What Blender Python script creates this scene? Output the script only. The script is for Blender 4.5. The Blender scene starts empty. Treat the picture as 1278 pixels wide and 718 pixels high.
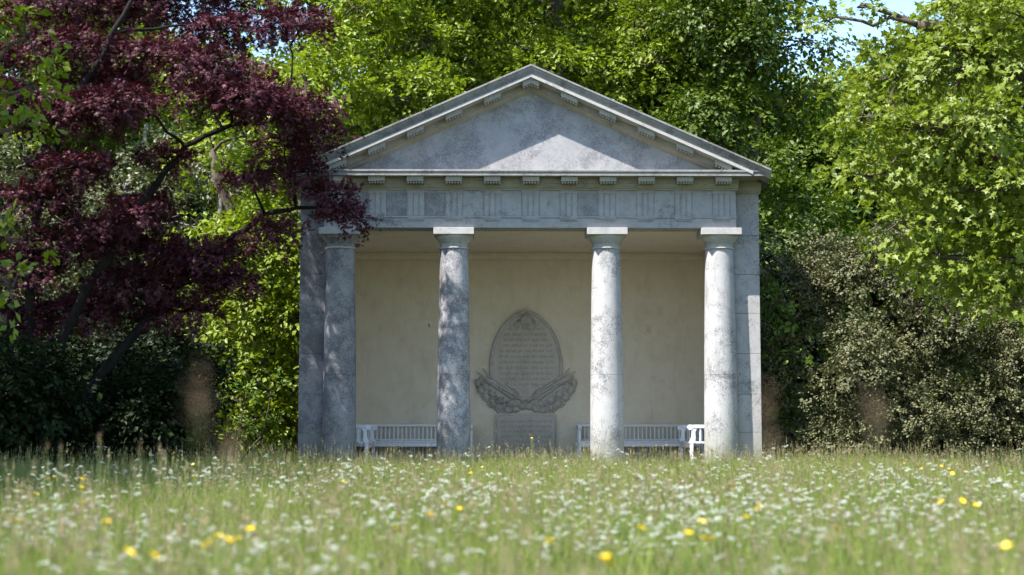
import bpy, math
import numpy as np

# ------------------------------------------------------------------ scene, camera, light
scene = bpy.context.scene
COL = scene.collection
RAD = math.radians

cam_data = bpy.data.cameras.new("camera")
cam = bpy.data.objects.new("camera", cam_data)
COL.objects.link(cam)
cam.location = (0.0, 0.0, 0.62)
cam.rotation_euler = (RAD(90 + 5.17), 0, RAD(-0.66))
cam_data.sensor_width = 36.0
cam_data.lens = 36.0 * 2000.0 / 1278.0
cam_data.clip_start = 0.05
cam_data.clip_end = 2000.0
cam_data.dof.use_dof = True
cam_data.dof.focus_distance = 25.0
cam_data.dof.aperture_fstop = 2.0
cam_data.dof.aperture_blades = 9
scene.camera = cam

SUN_EL, SUN_AZ = RAD(56), RAD(52)           # azimuth measured from the facade's normal towards its left
to_sun = (-math.cos(SUN_EL) * math.sin(SUN_AZ), -math.cos(SUN_EL) * math.cos(SUN_AZ), math.sin(SUN_EL))
world = bpy.data.worlds.new("World")
scene.world = world
world.use_nodes = True
wn = world.node_tree
bg = wn.nodes["Background"]
sky = wn.nodes.new("ShaderNodeTexSky")
sky.sky_type = 'NISHITA'
sky.sun_disc = False
sky.sun_elevation = SUN_EL
sky.sun_rotation = RAD(180) + SUN_AZ
sky.air_density = 1.0
sky.dust_density = 0.3
sky.ozone_density = 2.5
wn.links.new(sky.outputs[0], bg.inputs[0])
bg.inputs[1].default_value = 0.14

sun_data = bpy.data.lights.new("sun", 'SUN')
sun_data.energy = 4.7
sun_data.angle = RAD(0.53)
sun_data.color = (1.0, 0.955, 0.895)
sun = bpy.data.objects.new("sun", sun_data)
COL.objects.link(sun)
from mathutils import Vector
sun.rotation_euler = Vector(to_sun).to_track_quat('Z', 'Y').to_euler()
sun.location = (-20, -15, 40)

vs = scene.view_settings
vs.view_transform = 'Standard'
vs.look = 'None'
vs.exposure = 1.5
vs.gamma = 1.0
vs.use_curve_mapping = False
scene.render.engine = 'CYCLES'
scene.cycles.max_bounces = 8
scene.cycles.diffuse_bounces = 4
scene.cycles.glossy_bounces = 2
scene.cycles.transmission_bounces = 4
scene.cycles.transparent_max_bounces = 8
scene.cycles.use_denoising = True
scene.cycles.sample_clamp_indirect = 8.0


# ------------------------------------------------------------------ helpers
def tag(o, label=None, cat=None, group=None, kind=None):
    if label: o["label"] = label
    if cat: o["category"] = cat
    if group: o["group"] = group
    if kind: o["kind"] = kind
    return o


def empty(name, loc=(0, 0, 0), rz=0.0, parent=None):
    o = bpy.data.objects.new(name, None)
    COL.objects.link(o)
    o.location = loc
    o.rotation_euler = (0, 0, rz)
    o.empty_display_size = 0.2
    if parent: o.parent = parent
    return o


def link_mesh(name, me, parent=None, loc=None):
    o = bpy.data.objects.new(name, me)
    COL.objects.link(o)
    if parent: o.parent = parent
    if loc is not None: o.location = loc
    return o


class MB:
    """collects shapes for ONE mesh"""
    def __init__(s): s.v = []; s.f = []; s.sm = []

    def add(s, verts, faces, smooth=False):
        n = len(s.v)
        s.v += [tuple(map(float, p)) for p in verts]
        s.f += [tuple(i + n for i in f) for f in faces]
        s.sm += [smooth] * len(faces)
        return s

    def box(s, x0, x1, y0, y1, z0, z1, bev=0.0):
        if bev <= 0:
            v = [(x, y, z) for x in (x0, x1) for y in (y0, y1) for z in (z0, z1)]
            f = [(0, 1, 3, 2), (4, 6, 7, 5), (0, 4, 5, 1), (2, 3, 7, 6), (0, 2, 6, 4), (1, 5, 7, 3)]
            return s.add(v, f)
        b = bev
        rings = []
        for z, i in ((z0, b), (z0 + b, 0), (z1 - b, 0), (z1, b)):
            rings.append([(x0 + b + i * 0, y0 + i, z), (x1 - b, y0 + i, z), (x1 - i, y0 + b, z), (x1 - i, y1 - b, z),
                          (x1 - b, y1 - i, z), (x0 + b, y1 - i, z), (x0 + i, y1 - b, z), (x0 + i, y0 + b, z)])
        v = [p for r in rings for p in r]
        f = [tuple(range(7, -1, -1)), tuple(range(24, 32))]
        for k in range(3):
            for j in range(8):
                a, c = k * 8 + j, k * 8 + (j + 1) % 8
                f.append((a, c, c + 8, a + 8))
        return s.add(v, f)

    def lathe(s, prof, n=32, cx=0, cy=0, smooth=True):
        v = []
        for (r, z) in prof:
            for k in range(n):
                a = 2 * math.pi * k / n
                v.append((cx + r * math.cos(a), cy + r * math.sin(a), z))
        f = []
        for i in range(len(prof) - 1):
            for k in range(n):
                a, b = i * n + k, i * n + (k + 1) % n
                f.append((a, b, b + n, a + n))
        s.add(v, f, smooth)
        s.add([v[k] for k in range(n)], [tuple(range(n - 1, -1, -1))])
        s.add([v[(len(prof) - 1) * n + k] for k in range(n)], [tuple(range(n))])
        return s

    def prism(s, poly, axis, a0, a1, smooth=False):
        """extrude polygon (2-D) along axis 'x','y','z' between a0 and a1"""
        n = len(poly)
        def P(p, a):
            return {'x': (a, p[0], p[1]), 'y': (p[0], a, p[1]), 'z': (p[0], p[1], a)}[axis]
        v = [P(p, a0) for p in poly] + [P(p, a1) for p in poly]
        f = [tuple(range(n - 1, -1, -1)), tuple(range(n, 2 * n))]
        for k in range(n):
            f.append((k, (k + 1) % n, n + (k + 1) % n, n + k))
        return s.add(v, f, smooth)

    def tube(s, pts, rad, n=6, smooth=True):
        pts = np.asarray(pts, float)
        m = len(pts)
        rad = np.broadcast_to(np.asarray(rad, float), (m,))
        d = np.gradient(pts, axis=0)
        d /= np.linalg.norm(d, axis=1)[:, None] + 1e-9
        ref = np.array([0, 0, 1.0]) if abs(d[0][2]) < 0.9 else np.array([1.0, 0, 0])
        v = []
        u = np.cross(d[0], ref); u /= np.linalg.norm(u)
        for i in range(m):
            u = u - d[i] * np.dot(u, d[i]); u /= np.linalg.norm(u) + 1e-9
            w = np.cross(d[i], u)
            for k in range(n):
                a = 2 * math.pi * k / n
                v.append(pts[i] + rad[i] * (math.cos(a) * u + math.sin(a) * w))
        f = []
        for i in range(m - 1):
            for k in range(n):
                a, b = i * n + k, i * n + (k + 1) % n
                f.append((a, b, b + n, a + n))
        f.append(tuple(range(n - 1, -1, -1)))
        f.append(tuple((m - 1) * n + k for k in range(n)))
        return s.add(v, f, smooth)

    def mesh(s, name, mats):
        me = bpy.data.meshes.new(name)
        me.from_pydata(s.v, [], s.f)
        me.polygons.foreach_set("use_smooth", s.sm)
        for m in (mats if isinstance(mats, (list, tuple)) else [mats]):
            me.materials.append(m)
        import bmesh
        bm = bmesh.new(); bm.from_mesh(me)
        bmesh.ops.recalc_face_normals(bm, faces=bm.faces[:])
        bm.to_mesh(me); bm.free()
        me.update()
        return me

    def build(s, name, mat, parent=None, loc=None):
        return link_mesh(name, s.mesh(name, mat), parent, loc)


def fast_mesh(name, verts, loops, sizes, mats, mat_idx=None, smooth=False):
    me = bpy.data.meshes.new(name)
    nv, nl, nf = len(verts), len(loops), len(sizes)
    me.vertices.add(nv); me.loops.add(nl); me.polygons.add(nf)
    me.vertices.foreach_set("co", np.ascontiguousarray(verts, dtype=np.float32).ravel())
    me.loops.foreach_set("vertex_index", np.asarray(loops, dtype=np.int32))
    starts = np.concatenate(([0], np.cumsum(sizes)[:-1])).astype(np.int32)
    me.polygons.foreach_set("loop_start", starts)
    me.polygons.foreach_set("use_smooth", np.full(nf, smooth))
    for m in mats: me.materials.append(m)
    if mat_idx is not None:
        me.polygons.foreach_set("material_index", np.asarray(mat_idx, dtype=np.int32))
    me.update(calc_edges=True)
    me.validate()
    return me


# ------------------------------------------------------------------ materials
def new_mat(name):
    m = bpy.data.materials.new(name)
    m.use_nodes = True
    nt = m.node_tree
    nt.nodes.clear()
    out = nt.nodes.new("ShaderNodeOutputMaterial")
    return m, nt, out


def node(nt, t, **kw):
    n = nt.nodes.new(t)
    for k, v in kw.items():
        setattr(n, k, v)
    return n


def noise(nt, vec, scale, detail=6, rough=0.6, dist=0.0):
    n = node(nt, "ShaderNodeTexNoise")
    n.inputs["Scale"].default_value = scale
    n.inputs["Detail"].default_value = detail
    n.inputs["Roughness"].default_value = rough
    n.inputs["Distortion"].default_value = dist
    if vec is not None: nt.links.new(vec, n.inputs["Vector"])
    return n.outputs["Fac"]


def ramp(nt, fac, lo, hi, c0=(0, 0, 0, 1), c1=(1, 1, 1, 1)):
    r = node(nt, "ShaderNodeValToRGB")
    r.color_ramp.elements[0].position = lo; r.color_ramp.elements[0].color = c0
    r.color_ramp.elements[1].position = hi; r.color_ramp.elements[1].color = c1
    nt.links.new(fac, r.inputs[0])
    return r.outputs[0]


def mixc(nt, fac, a, b, mode='MIX'):
    m = node(nt, "ShaderNodeMix", data_type='RGBA', blend_type=mode)
    for sock, val in ((m.inputs["Factor"], fac), (m.inputs["A"], a), (m.inputs["B"], b)):
        if isinstance(val, (int, float)): sock.default_value = val
        elif isinstance(val, (tuple, list)): sock.default_value = (*val[:3], 1)
        else: nt.links.new(val, sock)
    return m.outputs["Result"]


def math_n(nt, op, a, b=0.0):
    m = node(nt, "ShaderNodeMath", operation=op)
    for i, val in enumerate((a, b)):
        if isinstance(val, (int, float)): m.inputs[i].default_value = val
        else: nt.links.new(val, m.inputs[i])
    return m.outputs[0]


def stone_mat(name, base=(0.56, 0.55, 0.55), base2=(0.46, 0.45, 0.45), dark=(0.13, 0.125, 0.14), lichen=0.5, speck=0.5, off=0.0,
              warm=(0.40, 0.34, 0.24), warm_amt=0.25, bump=0.35, streak=0.4, foot=0.55):
    m, nt, out = new_mat(name)
    g = node(nt, "ShaderNodeNewGeometry")
    k = 0.66                                  # weathered stone: bring the tint list down to measured stone reflectance
    base, base2, dark, warm = [tuple(c * k for c in q) for q in (base, base2, dark, warm)]
    mp = node(nt, "ShaderNodeVectorMath", operation='ADD')
    nt.links.new(g.outputs["Position"], mp.inputs[0]); mp.inputs[1].default_value = (off, off * 1.7, off * 0.6)
    P = mp.outputs[0]
    sc = node(nt, "ShaderNodeVectorMath", operation='MULTIPLY')
    nt.links.new(P, sc.inputs[0]); sc.inputs[1].default_value = (1, 1, 0.22)
    big = noise(nt, P, 1.7, 5, 0.65, 0.6)
    mid = noise(nt, P, 7.0, 8, 0.7, 0.3)
    fine = noise(nt, P, 34.0, 6, 0.75)
    strk = noise(nt, sc.outputs[0], 9.0, 5, 0.65, 0.4)
    col = mixc(nt, ramp(nt, mid, 0.35, 0.65), base, base2)
    col = mixc(nt, math_n(nt, 'MULTIPLY', ramp(nt, noise(nt, P, 2.6, 5, 0.6), 0.5, 0.72), warm_amt), col, warm)
    # lichen patches
    a = math_n(nt, 'ADD', math_n(nt, 'MULTIPLY', big, 0.70), math_n(nt, 'MULTIPLY', mid, 0.30))
    a = math_n(nt, 'ADD', a, math_n(nt, 'MULTIPLY', math_n(nt, 'SUBTRACT', fine, 0.5), 0.70))
    lo = 0.64 - 0.26 * lichen
    patch = math_n(nt, 'MULTIPLY', ramp(nt, a, lo, lo + 0.14), 0.74)
    col = mixc(nt, patch, col, dark)
    # speckle
    sp = math_n(nt, 'MULTIPLY', ramp(nt, noise(nt, P, 60.0, 3, 0.7), 0.60, 0.68), speck)
    col = mixc(nt, sp, col, (dark[0] * 0.8, dark[1] * 0.8, dark[2] * 0.8))
    st = math_n(nt, 'MULTIPLY', ramp(nt, strk, 0.52, 0.75), streak)
    col = mixc(nt, st, col, (0.19, 0.185, 0.18))
    if foot:                                    # algae growing up from damp ground
        sx = node(nt, "ShaderNodeSeparateXYZ"); nt.links.new(g.outputs["Position"], sx.inputs[0])
        hgt = math_n(nt, 'ADD', sx.outputs[2], math_n(nt, 'MULTIPLY', math_n(nt, 'SUBTRACT', mid, 0.5), 1.4))
        al = ramp(nt, hgt, 0.25, 0.85, (1, 1, 1, 1), (0, 0, 0, 1))
        col = mixc(nt, math_n(nt, 'MULTIPLY', al, foot), col, (0.15, 0.16, 0.105))
    p = node(nt, "ShaderNodeBsdfPrincipled")
    nt.links.new(col, p.inputs["Base Color"])
    p.inputs["Roughness"].default_value = 0.88
    p.inputs["Specular IOR Level"].default_value = 0.25
    b = node(nt, "ShaderNodeBump"); b.inputs["Strength"].default_value = bump; b.inputs["Distance"].default_value = 0.02
    h = math_n(nt, 'ADD', math_n(nt, 'MULTIPLY', mid, 0.6), math_n(nt, 'MULTIPLY', fine, 0.5))
    nt.links.new(h, b.inputs["Height"])
    nt.links.new(b.outputs[0], p.inputs["Normal"])
    nt.links.new(p.outputs[0], out.inputs[0])
    return m


def plain_mat(name, col, col2=None, rough=0.6, scale=6.0, bump=0.1, spec=0.3):
    m, nt, out = new_mat(name)
    g = node(nt, "ShaderNodeNewGeometry")
    n1 = noise(nt, g.outputs["Position"], scale, 6, 0.65, 0.2)
    c = mixc(nt, ramp(nt, n1, 0.35, 0.68), col, col2 or tuple(x * 0.8 for x in col))
    p = node(nt, "ShaderNodeBsdfPrincipled")
    nt.links.new(c, p.inputs["Base Color"])
    p.inputs["Roughness"].default_value = rough
    p.inputs["Specular IOR Level"].default_value = spec
    b = node(nt, "ShaderNodeBump"); b.inputs["Strength"].default_value = bump; b.inputs["Distance"].default_value = 0.01
    nt.links.new(noise(nt, g.outputs["Position"], scale * 6, 4), b.inputs["Height"])
    nt.links.new(b.outputs[0], p.inputs["Normal"])
    nt.links.new(p.outputs[0], out.inputs[0])
    return m


def leaf_mat(name, cols, trans=0.35, tcol=None, gloss=0.12, rough=0.5, clump=0.5, clump_scale=0.9, cap=0.035):
    """cols: darkest, mid, brightest leaf colour, picked leaf by leaf and drifting through the crown"""
    m, nt, out = new_mat(name)
    g = node(nt, "ShaderNodeNewGeometry")
    nz = noise(nt, g.outputs["Position"], clump_scale, 3, 0.5)
    f = math_n(nt, 'ADD', math_n(nt, 'MULTIPLY', g.outputs["Random Per Island"], 1.0 - clump), math_n(nt, 'MULTIPLY', nz, clump))
    r = node(nt, "ShaderNodeValToRGB")
    r.color_ramp.elements[0].position = 0.12; r.color_ramp.elements[0].color = (*cols[0], 1)
    r.color_ramp.elements[1].position = 0.88; r.color_ramp.elements[1].color = (*cols[2], 1)
    e = r.color_ramp.elements.new(0.5); e.color = (*cols[1], 1)
    nt.links.new(f, r.inputs[0])
    d = node(nt, "ShaderNodeBsdfDiffuse"); nt.links.new(r.outputs[0], d.inputs[0])
    t = node(nt, "ShaderNodeBsdfTranslucent")
    nt.links.new(mixc(nt, 1.0, r.outputs[0], tcol or (1.2, 1.25, 0.6), 'MULTIPLY'), t.inputs[0])
    ms = node(nt, "ShaderNodeMixShader"); ms.inputs[0].default_value = trans
    nt.links.new(d.outputs[0], ms.inputs[1]); nt.links.new(t.outputs[0], ms.inputs[2])
    gl = node(nt, "ShaderNodeBsdfGlossy"); gl.inputs["Roughness"].default_value = rough
    gl.inputs["Color"].default_value = (0.9, 0.9, 0.9, 1)
    fr = node(nt, "ShaderNodeFresnel"); fr.inputs[0].default_value = 1.4
    fm = math_n(nt, 'MULTIPLY', fr.outputs[0], gloss * 4)
    fm = math_n(nt, 'MINIMUM', fm, cap)
    m2 = node(nt, "ShaderNodeMixShader")
    nt.links.new(fm, m2.inputs[0])
    nt.links.new(ms.outputs[0], m2.inputs[1]); nt.links.new(gl.outputs[0], m2.inputs[2])
    nt.links.new(m2.outputs[0], out.inputs[0])
    return m


def bark_mat(name, c0, c1, scale=6.0):
    m, nt, out = new_mat(name)
    g = node(nt, "ShaderNodeNewGeometry")
    sc = node(nt, "ShaderNodeVectorMath", operation='MULTIPLY')
    nt.links.new(g.outputs["Position"], sc.inputs[0]); sc.inputs[1].default_value = (1, 1, 0.25)
    n1 = noise(nt, sc.outputs[0], scale * 3, 6, 0.7, 0.5)
    c = mixc(nt, ramp(nt, n1, 0.35, 0.65), c0, c1)
    p = node(nt, "ShaderNodeBsdfPrincipled")
    nt.links.new(c, p.inputs["Base Color"]); p.inputs["Roughness"].default_value = 0.9
    p.inputs["Specular IOR Level"].default_value = 0.15
    b = node(nt, "ShaderNodeBump"); b.inputs["Strength"].default_value = 0.6; b.inputs["Distance"].default_value = 0.03
    nt.links.new(n1, b.inputs["Height"]); nt.links.new(b.outputs[0], p.inputs["Normal"])
    nt.links.new(p.outputs[0], out.inputs[0])
    return m


M = {}
M['stone'] = stone_mat("stone_entablature", lichen=0.32, speck=0.35, off=0.0, streak=0.3)
M['tymp'] = stone_mat("stone_tympanum", base=(0.53, 0.52, 0.53), base2=(0.42, 0.41, 0.425), dark=(0.22, 0.215, 0.235), lichen=0.66, speck=0.5, off=5.0, streak=0.1)
M['cornice'] = stone_mat("stone_cornice", base=(0.42, 0.41, 0.39), base2=(0.33, 0.32, 0.30), lichen=0.55, speck=0.5, off=9.0, streak=0.5)
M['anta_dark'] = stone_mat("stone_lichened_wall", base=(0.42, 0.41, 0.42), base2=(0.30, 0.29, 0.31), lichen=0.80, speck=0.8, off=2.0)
M['anta_pale'] = stone_mat("stone_pale_wall", lichen=0.42, speck=0.4, off=3.0)
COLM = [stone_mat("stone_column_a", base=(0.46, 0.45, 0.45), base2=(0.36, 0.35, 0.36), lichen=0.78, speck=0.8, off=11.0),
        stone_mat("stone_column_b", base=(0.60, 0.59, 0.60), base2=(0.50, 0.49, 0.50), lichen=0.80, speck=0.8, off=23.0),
        stone_mat("stone_column_c", base=(0.64, 0.63, 0.63), base2=(0.55, 0.54, 0.54), lichen=0.55, speck=0.45, off=31.0, streak=0.65),
        stone_mat("stone_column_d", base=(0.62, 0.61, 0.61), base2=(0.54, 0.53, 0.53), lichen=0.52, speck=0.5, off=47.0, streak=0.6)]
M['metope'] = stone_mat("stone_lichened_metope", base=(0.46, 0.455, 0.47), base2=(0.36, 0.355, 0.37), dark=(0.20, 0.195, 0.21), lichen=0.75, speck=0.6, off=51.0)
M['cap'] = stone_mat("stone_capital", base=(0.64, 0.62, 0.60), base2=(0.54, 0.52, 0.50), lichen=0.20, speck=0.35, off=7.0)
M['mould'] = stone_mat("stone_moulding", base=(0.52, 0.485, 0.42), base2=(0.44, 0.405, 0.34), lichen=0.22, speck=0.2, off=13.0, warm_amt=0.5)
M['plaster'] = stone_mat("cream_plaster", base=(1.06, 0.945, 0.765), base2=(1.0, 0.885, 0.705), dark=(0.62, 0.53, 0.40), lichen=0.10, speck=0.06,
                         off=17.0, warm=(0.88, 0.73, 0.50), warm_amt=0.55, bump=0.12, streak=0.16, foot=0.35)
M['tablet'] = stone_mat("carved_tablet_stone", base=(0.80, 0.73, 0.655), base2=(0.71, 0.645, 0.58), dark=(0.42, 0.37, 0.34), lichen=0.25, speck=0.2,
                        off=19.0, bump=0.3, streak=0.25)
M['carving'] = stone_mat("carved_relief_stone", base=(0.80, 0.735, 0.67), base2=(0.70, 0.64, 0.585), dark=(0.40, 0.365, 0.335), lichen=0.4, speck=0.3,
                         off=29.0, bump=0.5, streak=0.2)
M['letters'] = plain_mat("engraved_letters", (0.21, 0.19, 0.17), rough=0.9)
M['paint'] = plain_mat("white_bench_paint", (0.74, 0.75, 0.76), (0.68, 0.69, 0.71), rough=0.45, scale=9, bump=0.05)
M['slate'] = plain_mat("roof_slate", (0.10, 0.10, 0.11), (0.06, 0.06, 0.065), rough=0.7, scale=4, bump=0.3)
M['floor'] = stone_mat("paving_stone", base=(0.66, 0.63, 0.58), base2=(0.56, 0.53, 0.48), lichen=0.3, speck=0.3, off=37.0, foot=0)

M['copper'] = leaf_mat("copper_maple_leaves", [(0.022, 0.006, 0.009), (0.058, 0.0155, 0.024), (0.160, 0.050, 0.068)], trans=0.14,
                       tcol=(1.3, 0.55, 0.55), gloss=0.12, rough=0.5, cap=0.016)
M['lime'] = leaf_mat("bright_tree_leaves", [(0.115, 0.165, 0.010), (0.195, 0.255, 0.015), (0.270, 0.320, 0.022)], trans=0.42, gloss=0.07)
M['beech'] = leaf_mat("mid_green_leaves", [(0.075, 0.118, 0.008), (0.160, 0.214, 0.012), (0.255, 0.305, 0.020)], trans=0.38, gloss=0.08)
M['deep'] = leaf_mat("deep_green_leaves", [(0.036, 0.066, 0.005), (0.066, 0.108, 0.007), (0.115, 0.160, 0.011)], trans=0.30, gloss=0.08)
M['maple'] = leaf_mat("field_maple_leaves", [(0.105, 0.145, 0.014), (0.175, 0.225, 0.024), (0.250, 0.295, 0.042)], trans=0.40, gloss=0.10)
M['oak'] = leaf_mat("holm_oak_leaves", [(0.048, 0.064, 0.022), (0.112, 0.118, 0.052), (0.215, 0.185, 0.105)], trans=0.15, gloss=0.06, clump=0.62, clump_scale=2.2)
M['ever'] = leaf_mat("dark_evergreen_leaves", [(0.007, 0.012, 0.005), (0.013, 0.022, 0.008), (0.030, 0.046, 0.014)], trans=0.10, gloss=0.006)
M['grey_green'] = leaf_mat("grey_green_leaves", [(0.050, 0.062, 0.025), (0.085, 0.098, 0.040), (0.130, 0.140, 0.060)], trans=0.25, gloss=0.08)
M['young'] = leaf_mat("young_shrub_leaves", [(0.085, 0.150, 0.020), (0.130, 0.210, 0.028), (0.180, 0.260, 0.040)], trans=0.45, gloss=0.08)
M['bark'] = bark_mat("bark_dark", (0.008, 0.0065, 0.006), (0.022, 0.018, 0.016))
M['bark_grey'] = bark_mat("bark_grey", (0.16, 0.145, 0.12), (0.30, 0.27, 0.22))
M['bark_brown'] = bark_mat("bark_brown", (0.055, 0.045, 0.032), (0.11, 0.09, 0.065))


def grass_mat(name, cols, trans=0.35):
    m, nt, out = new_mat(name)
    g = node(nt, "ShaderNodeNewGeometry")
    oi = node(nt, "ShaderNodeObjectInfo")
    nz = noise(nt, oi.outputs["Location"], 0.55, 3, 0.5)
    f = math_n(nt, 'ADD', math_n(nt, 'MULTIPLY', g.outputs["Random Per Island"], 0.5),
               math_n(nt, 'ADD', math_n(nt, 'MULTIPLY', oi.outputs["Random"], 0.2), math_n(nt, 'MULTIPLY', nz, 0.35)))
    r = node(nt, "ShaderNodeValToRGB")
    r.color_ramp.elements[0].position = 0.1; r.color_ramp.elements[0].color = (*cols[0], 1)
    r.color_ramp.elements[1].position = 0.92; r.color_ramp.elements[1].color = (*cols[-1], 1)
    for i, c in enumerate(cols[1:-1]):
        e = r.color_ramp.elements.new(0.1 + 0.82 * (i + 1) / (len(cols) - 1)); e.color = (*c, 1)
    nt.links.new(f, r.inputs[0])
    d = node(nt, "ShaderNodeBsdfDiffuse"); nt.links.new(r.outputs[0], d.inputs[0])
    t = node(nt, "ShaderNodeBsdfTranslucent"); nt.links.new(r.outputs[0], t.inputs[0])
    ms = node(nt, "ShaderNodeMixShader"); ms.inputs[0].default_value = trans
    nt.links.new(d.outputs[0], ms.inputs[1]); nt.links.new(t.outputs[0], ms.inputs[2])
    nt.links.new(ms.outputs[0], out.inputs[0])
    return m


M['grass'] = grass_mat("meadow_grass_blades", [(0.085, 0.140, 0.020), (0.205, 0.268, 0.055), (0.285, 0.318, 0.095), (0.315, 0.318, 0.125)], 0.45)
M['seed'] = grass_mat("grass_seed_heads", [(0.22, 0.20, 0.09), (0.30, 0.26, 0.14), (0.34, 0.25, 0.17), (0.25, 0.29, 0.11)], 0.3)
M['stem'] = plain_mat("flower_stem_green", (0.12, 0.17, 0.045), (0.09, 0.13, 0.035), rough=0.7, scale=20, bump=0)
M['petal'] = plain_mat("buttercup_petal_yellow", (0.85, 0.62, 0.015), (0.80, 0.52, 0.01), rough=0.35, scale=60, bump=0)
M['white'] = grass_mat("white_floret", [(0.56, 0.58, 0.48), (0.68, 0.69, 0.61), (0.76, 0.77, 0.71)], 0.35)
M['pinkbrown'] = grass_mat("dried_seed_head", [(0.28, 0.18, 0.12), (0.36, 0.24, 0.16), (0.38, 0.28, 0.19)], 0.35)


def ground_mat():
    m, nt, out = new_mat("meadow_soil")
    g = node(nt, "ShaderNodeNewGeometry")
    n1 = noise(nt, g.outputs["Position"], 0.6, 6, 0.6)
    n2 = noise(nt, g.outputs["Position"], 14.0, 6, 0.7)
    c = mixc(nt, ramp(nt, n1, 0.35, 0.65), (0.055, 0.085, 0.022), (0.085, 0.095, 0.035))
    c = mixc(nt, math_n(nt, 'MULTIPLY', ramp(nt, n2, 0.4, 0.7), 0.7), c, (0.055, 0.045, 0.028))
    p = node(nt, "ShaderNodeBsdfPrincipled")
    nt.links.new(c, p.inputs["Base Color"]); p.inputs["Roughness"].default_value = 0.95
    p.inputs["Specular IOR Level"].default_value = 0.1
    b = node(nt, "ShaderNodeBump"); b.inputs["Strength"].default_value = 0.7; b.inputs["Distance"].default_value = 0.05
    nt.links.new(n2, b.inputs["Height"]); nt.links.new(b.outputs[0], p.inputs["Normal"])
    nt.links.new(p.outputs[0], out.inputs[0])
    return m


# ------------------------------------------------------------------ ground
def gz(y):
    """the meadow rises gently towards the temple"""
    t = np.clip((np.asarray(y, float) - 5.0) / 17.0, 0, 1)
    return -0.15 * (1 - t * t * (3 - 2 * t))


gm = MB()
N = 40
xs = np.linspace(-1, 1, N + 1); xs = np.sign(xs) * np.abs(xs) ** 3 * 500
ys = np.unique(np.concatenate([xs + 20, np.arange(-2, 26, 1.0)]))
gm.add([(x, y, -0.004 + float(gz(y))) for y in ys for x in xs],
       [(j * (N + 1) + i, j * (N + 1) + i + 1, (j + 1) * (N + 1) + i + 1, (j + 1) * (N + 1) + i) for j in range(len(ys) - 1) for i in range(N)])
tag(gm.build("ground", ground_mat()), "meadow soil under the long grass reaching to the horizon", "ground", kind="structure")

# ------------------------------------------------------------------ temple
TX, TY = 0.58, 25.0
temple = empty("garden_temple", (TX, TY, 0))
tag(temple, "pale stone garden temple with four round columns and a triangular pediment", "temple")
W, HB = 3.24, 3.65          # half widths of the porch and of the body
SP = 0.602                  # triglyph spacing
YB = 3.70                   # inner face of the back wall
floor = MB().box(-HB - 0.05, HB + 0.05, -0.12, 4.2, -0.25, 0.03, 0.012).build("floor_slab", M['floor'], temple)
MB().box(-HB - 0.35, HB + 0.35, -0.42, -0.123, -0.25, -0.06, 0.012).build("step", M['floor'], temple)


def wall_with_joints(x0, x1, name, mat):
    """outer wall built of courses that butt with fine recessed joints at the front"""
    o = None
    zs = [0.03, 0.62, 1.22, 1.86, 2.50, 3.12, 3.74, 4.42]
    for i in range(len(zs) - 1):
        b = MB().box(x0, x1, 0.32, 4.1, zs[i] + (0.004 if i else 0), zs[i + 1], 0.004)
        if o is None: o = b.build(name, mat, temple)
        else: b.build("stone_course", mat, o)
    return o


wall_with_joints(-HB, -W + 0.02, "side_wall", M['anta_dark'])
wall_with_joints(W - 0.02, HB, "side_wall", M['anta_pale'])
MB().box(-W + 0.018, W - 0.018, YB, 4.09, 0.03, 4.42).build("back_wall", M['plaster'], temple)
for s in (-1, 1):
    a, b = sorted((s * (W - 0.022), s * (W - 0.04)))
    MB().box(a, b, 0.46, YB - 0.002, 0.03, 3.838).build("wall_lining", M['plaster'], temple)
MB().box(-W + 0.05, W - 0.05, 0.455, YB - 0.003, 3.84, 3.95).build("ceiling", M['plaster'], temple)
# plaster cornice at the head of the back wall
cm = MB()
cm.prism([(YB - 0.002, 3.695), (YB - 0.03, 3.70), (YB - 0.03, 3.725), (YB - 0.06, 3.735), (YB - 0.085, 3.77), (YB - 0.085, 3.79),
          (YB - 0.13, 3.80), (YB - 0.13, 3.837), (YB - 0.002, 3.837)], 'x', -W + 0.045, W - 0.045)
cm.build("ceiling_cornice", M['plaster'], temple)

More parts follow.
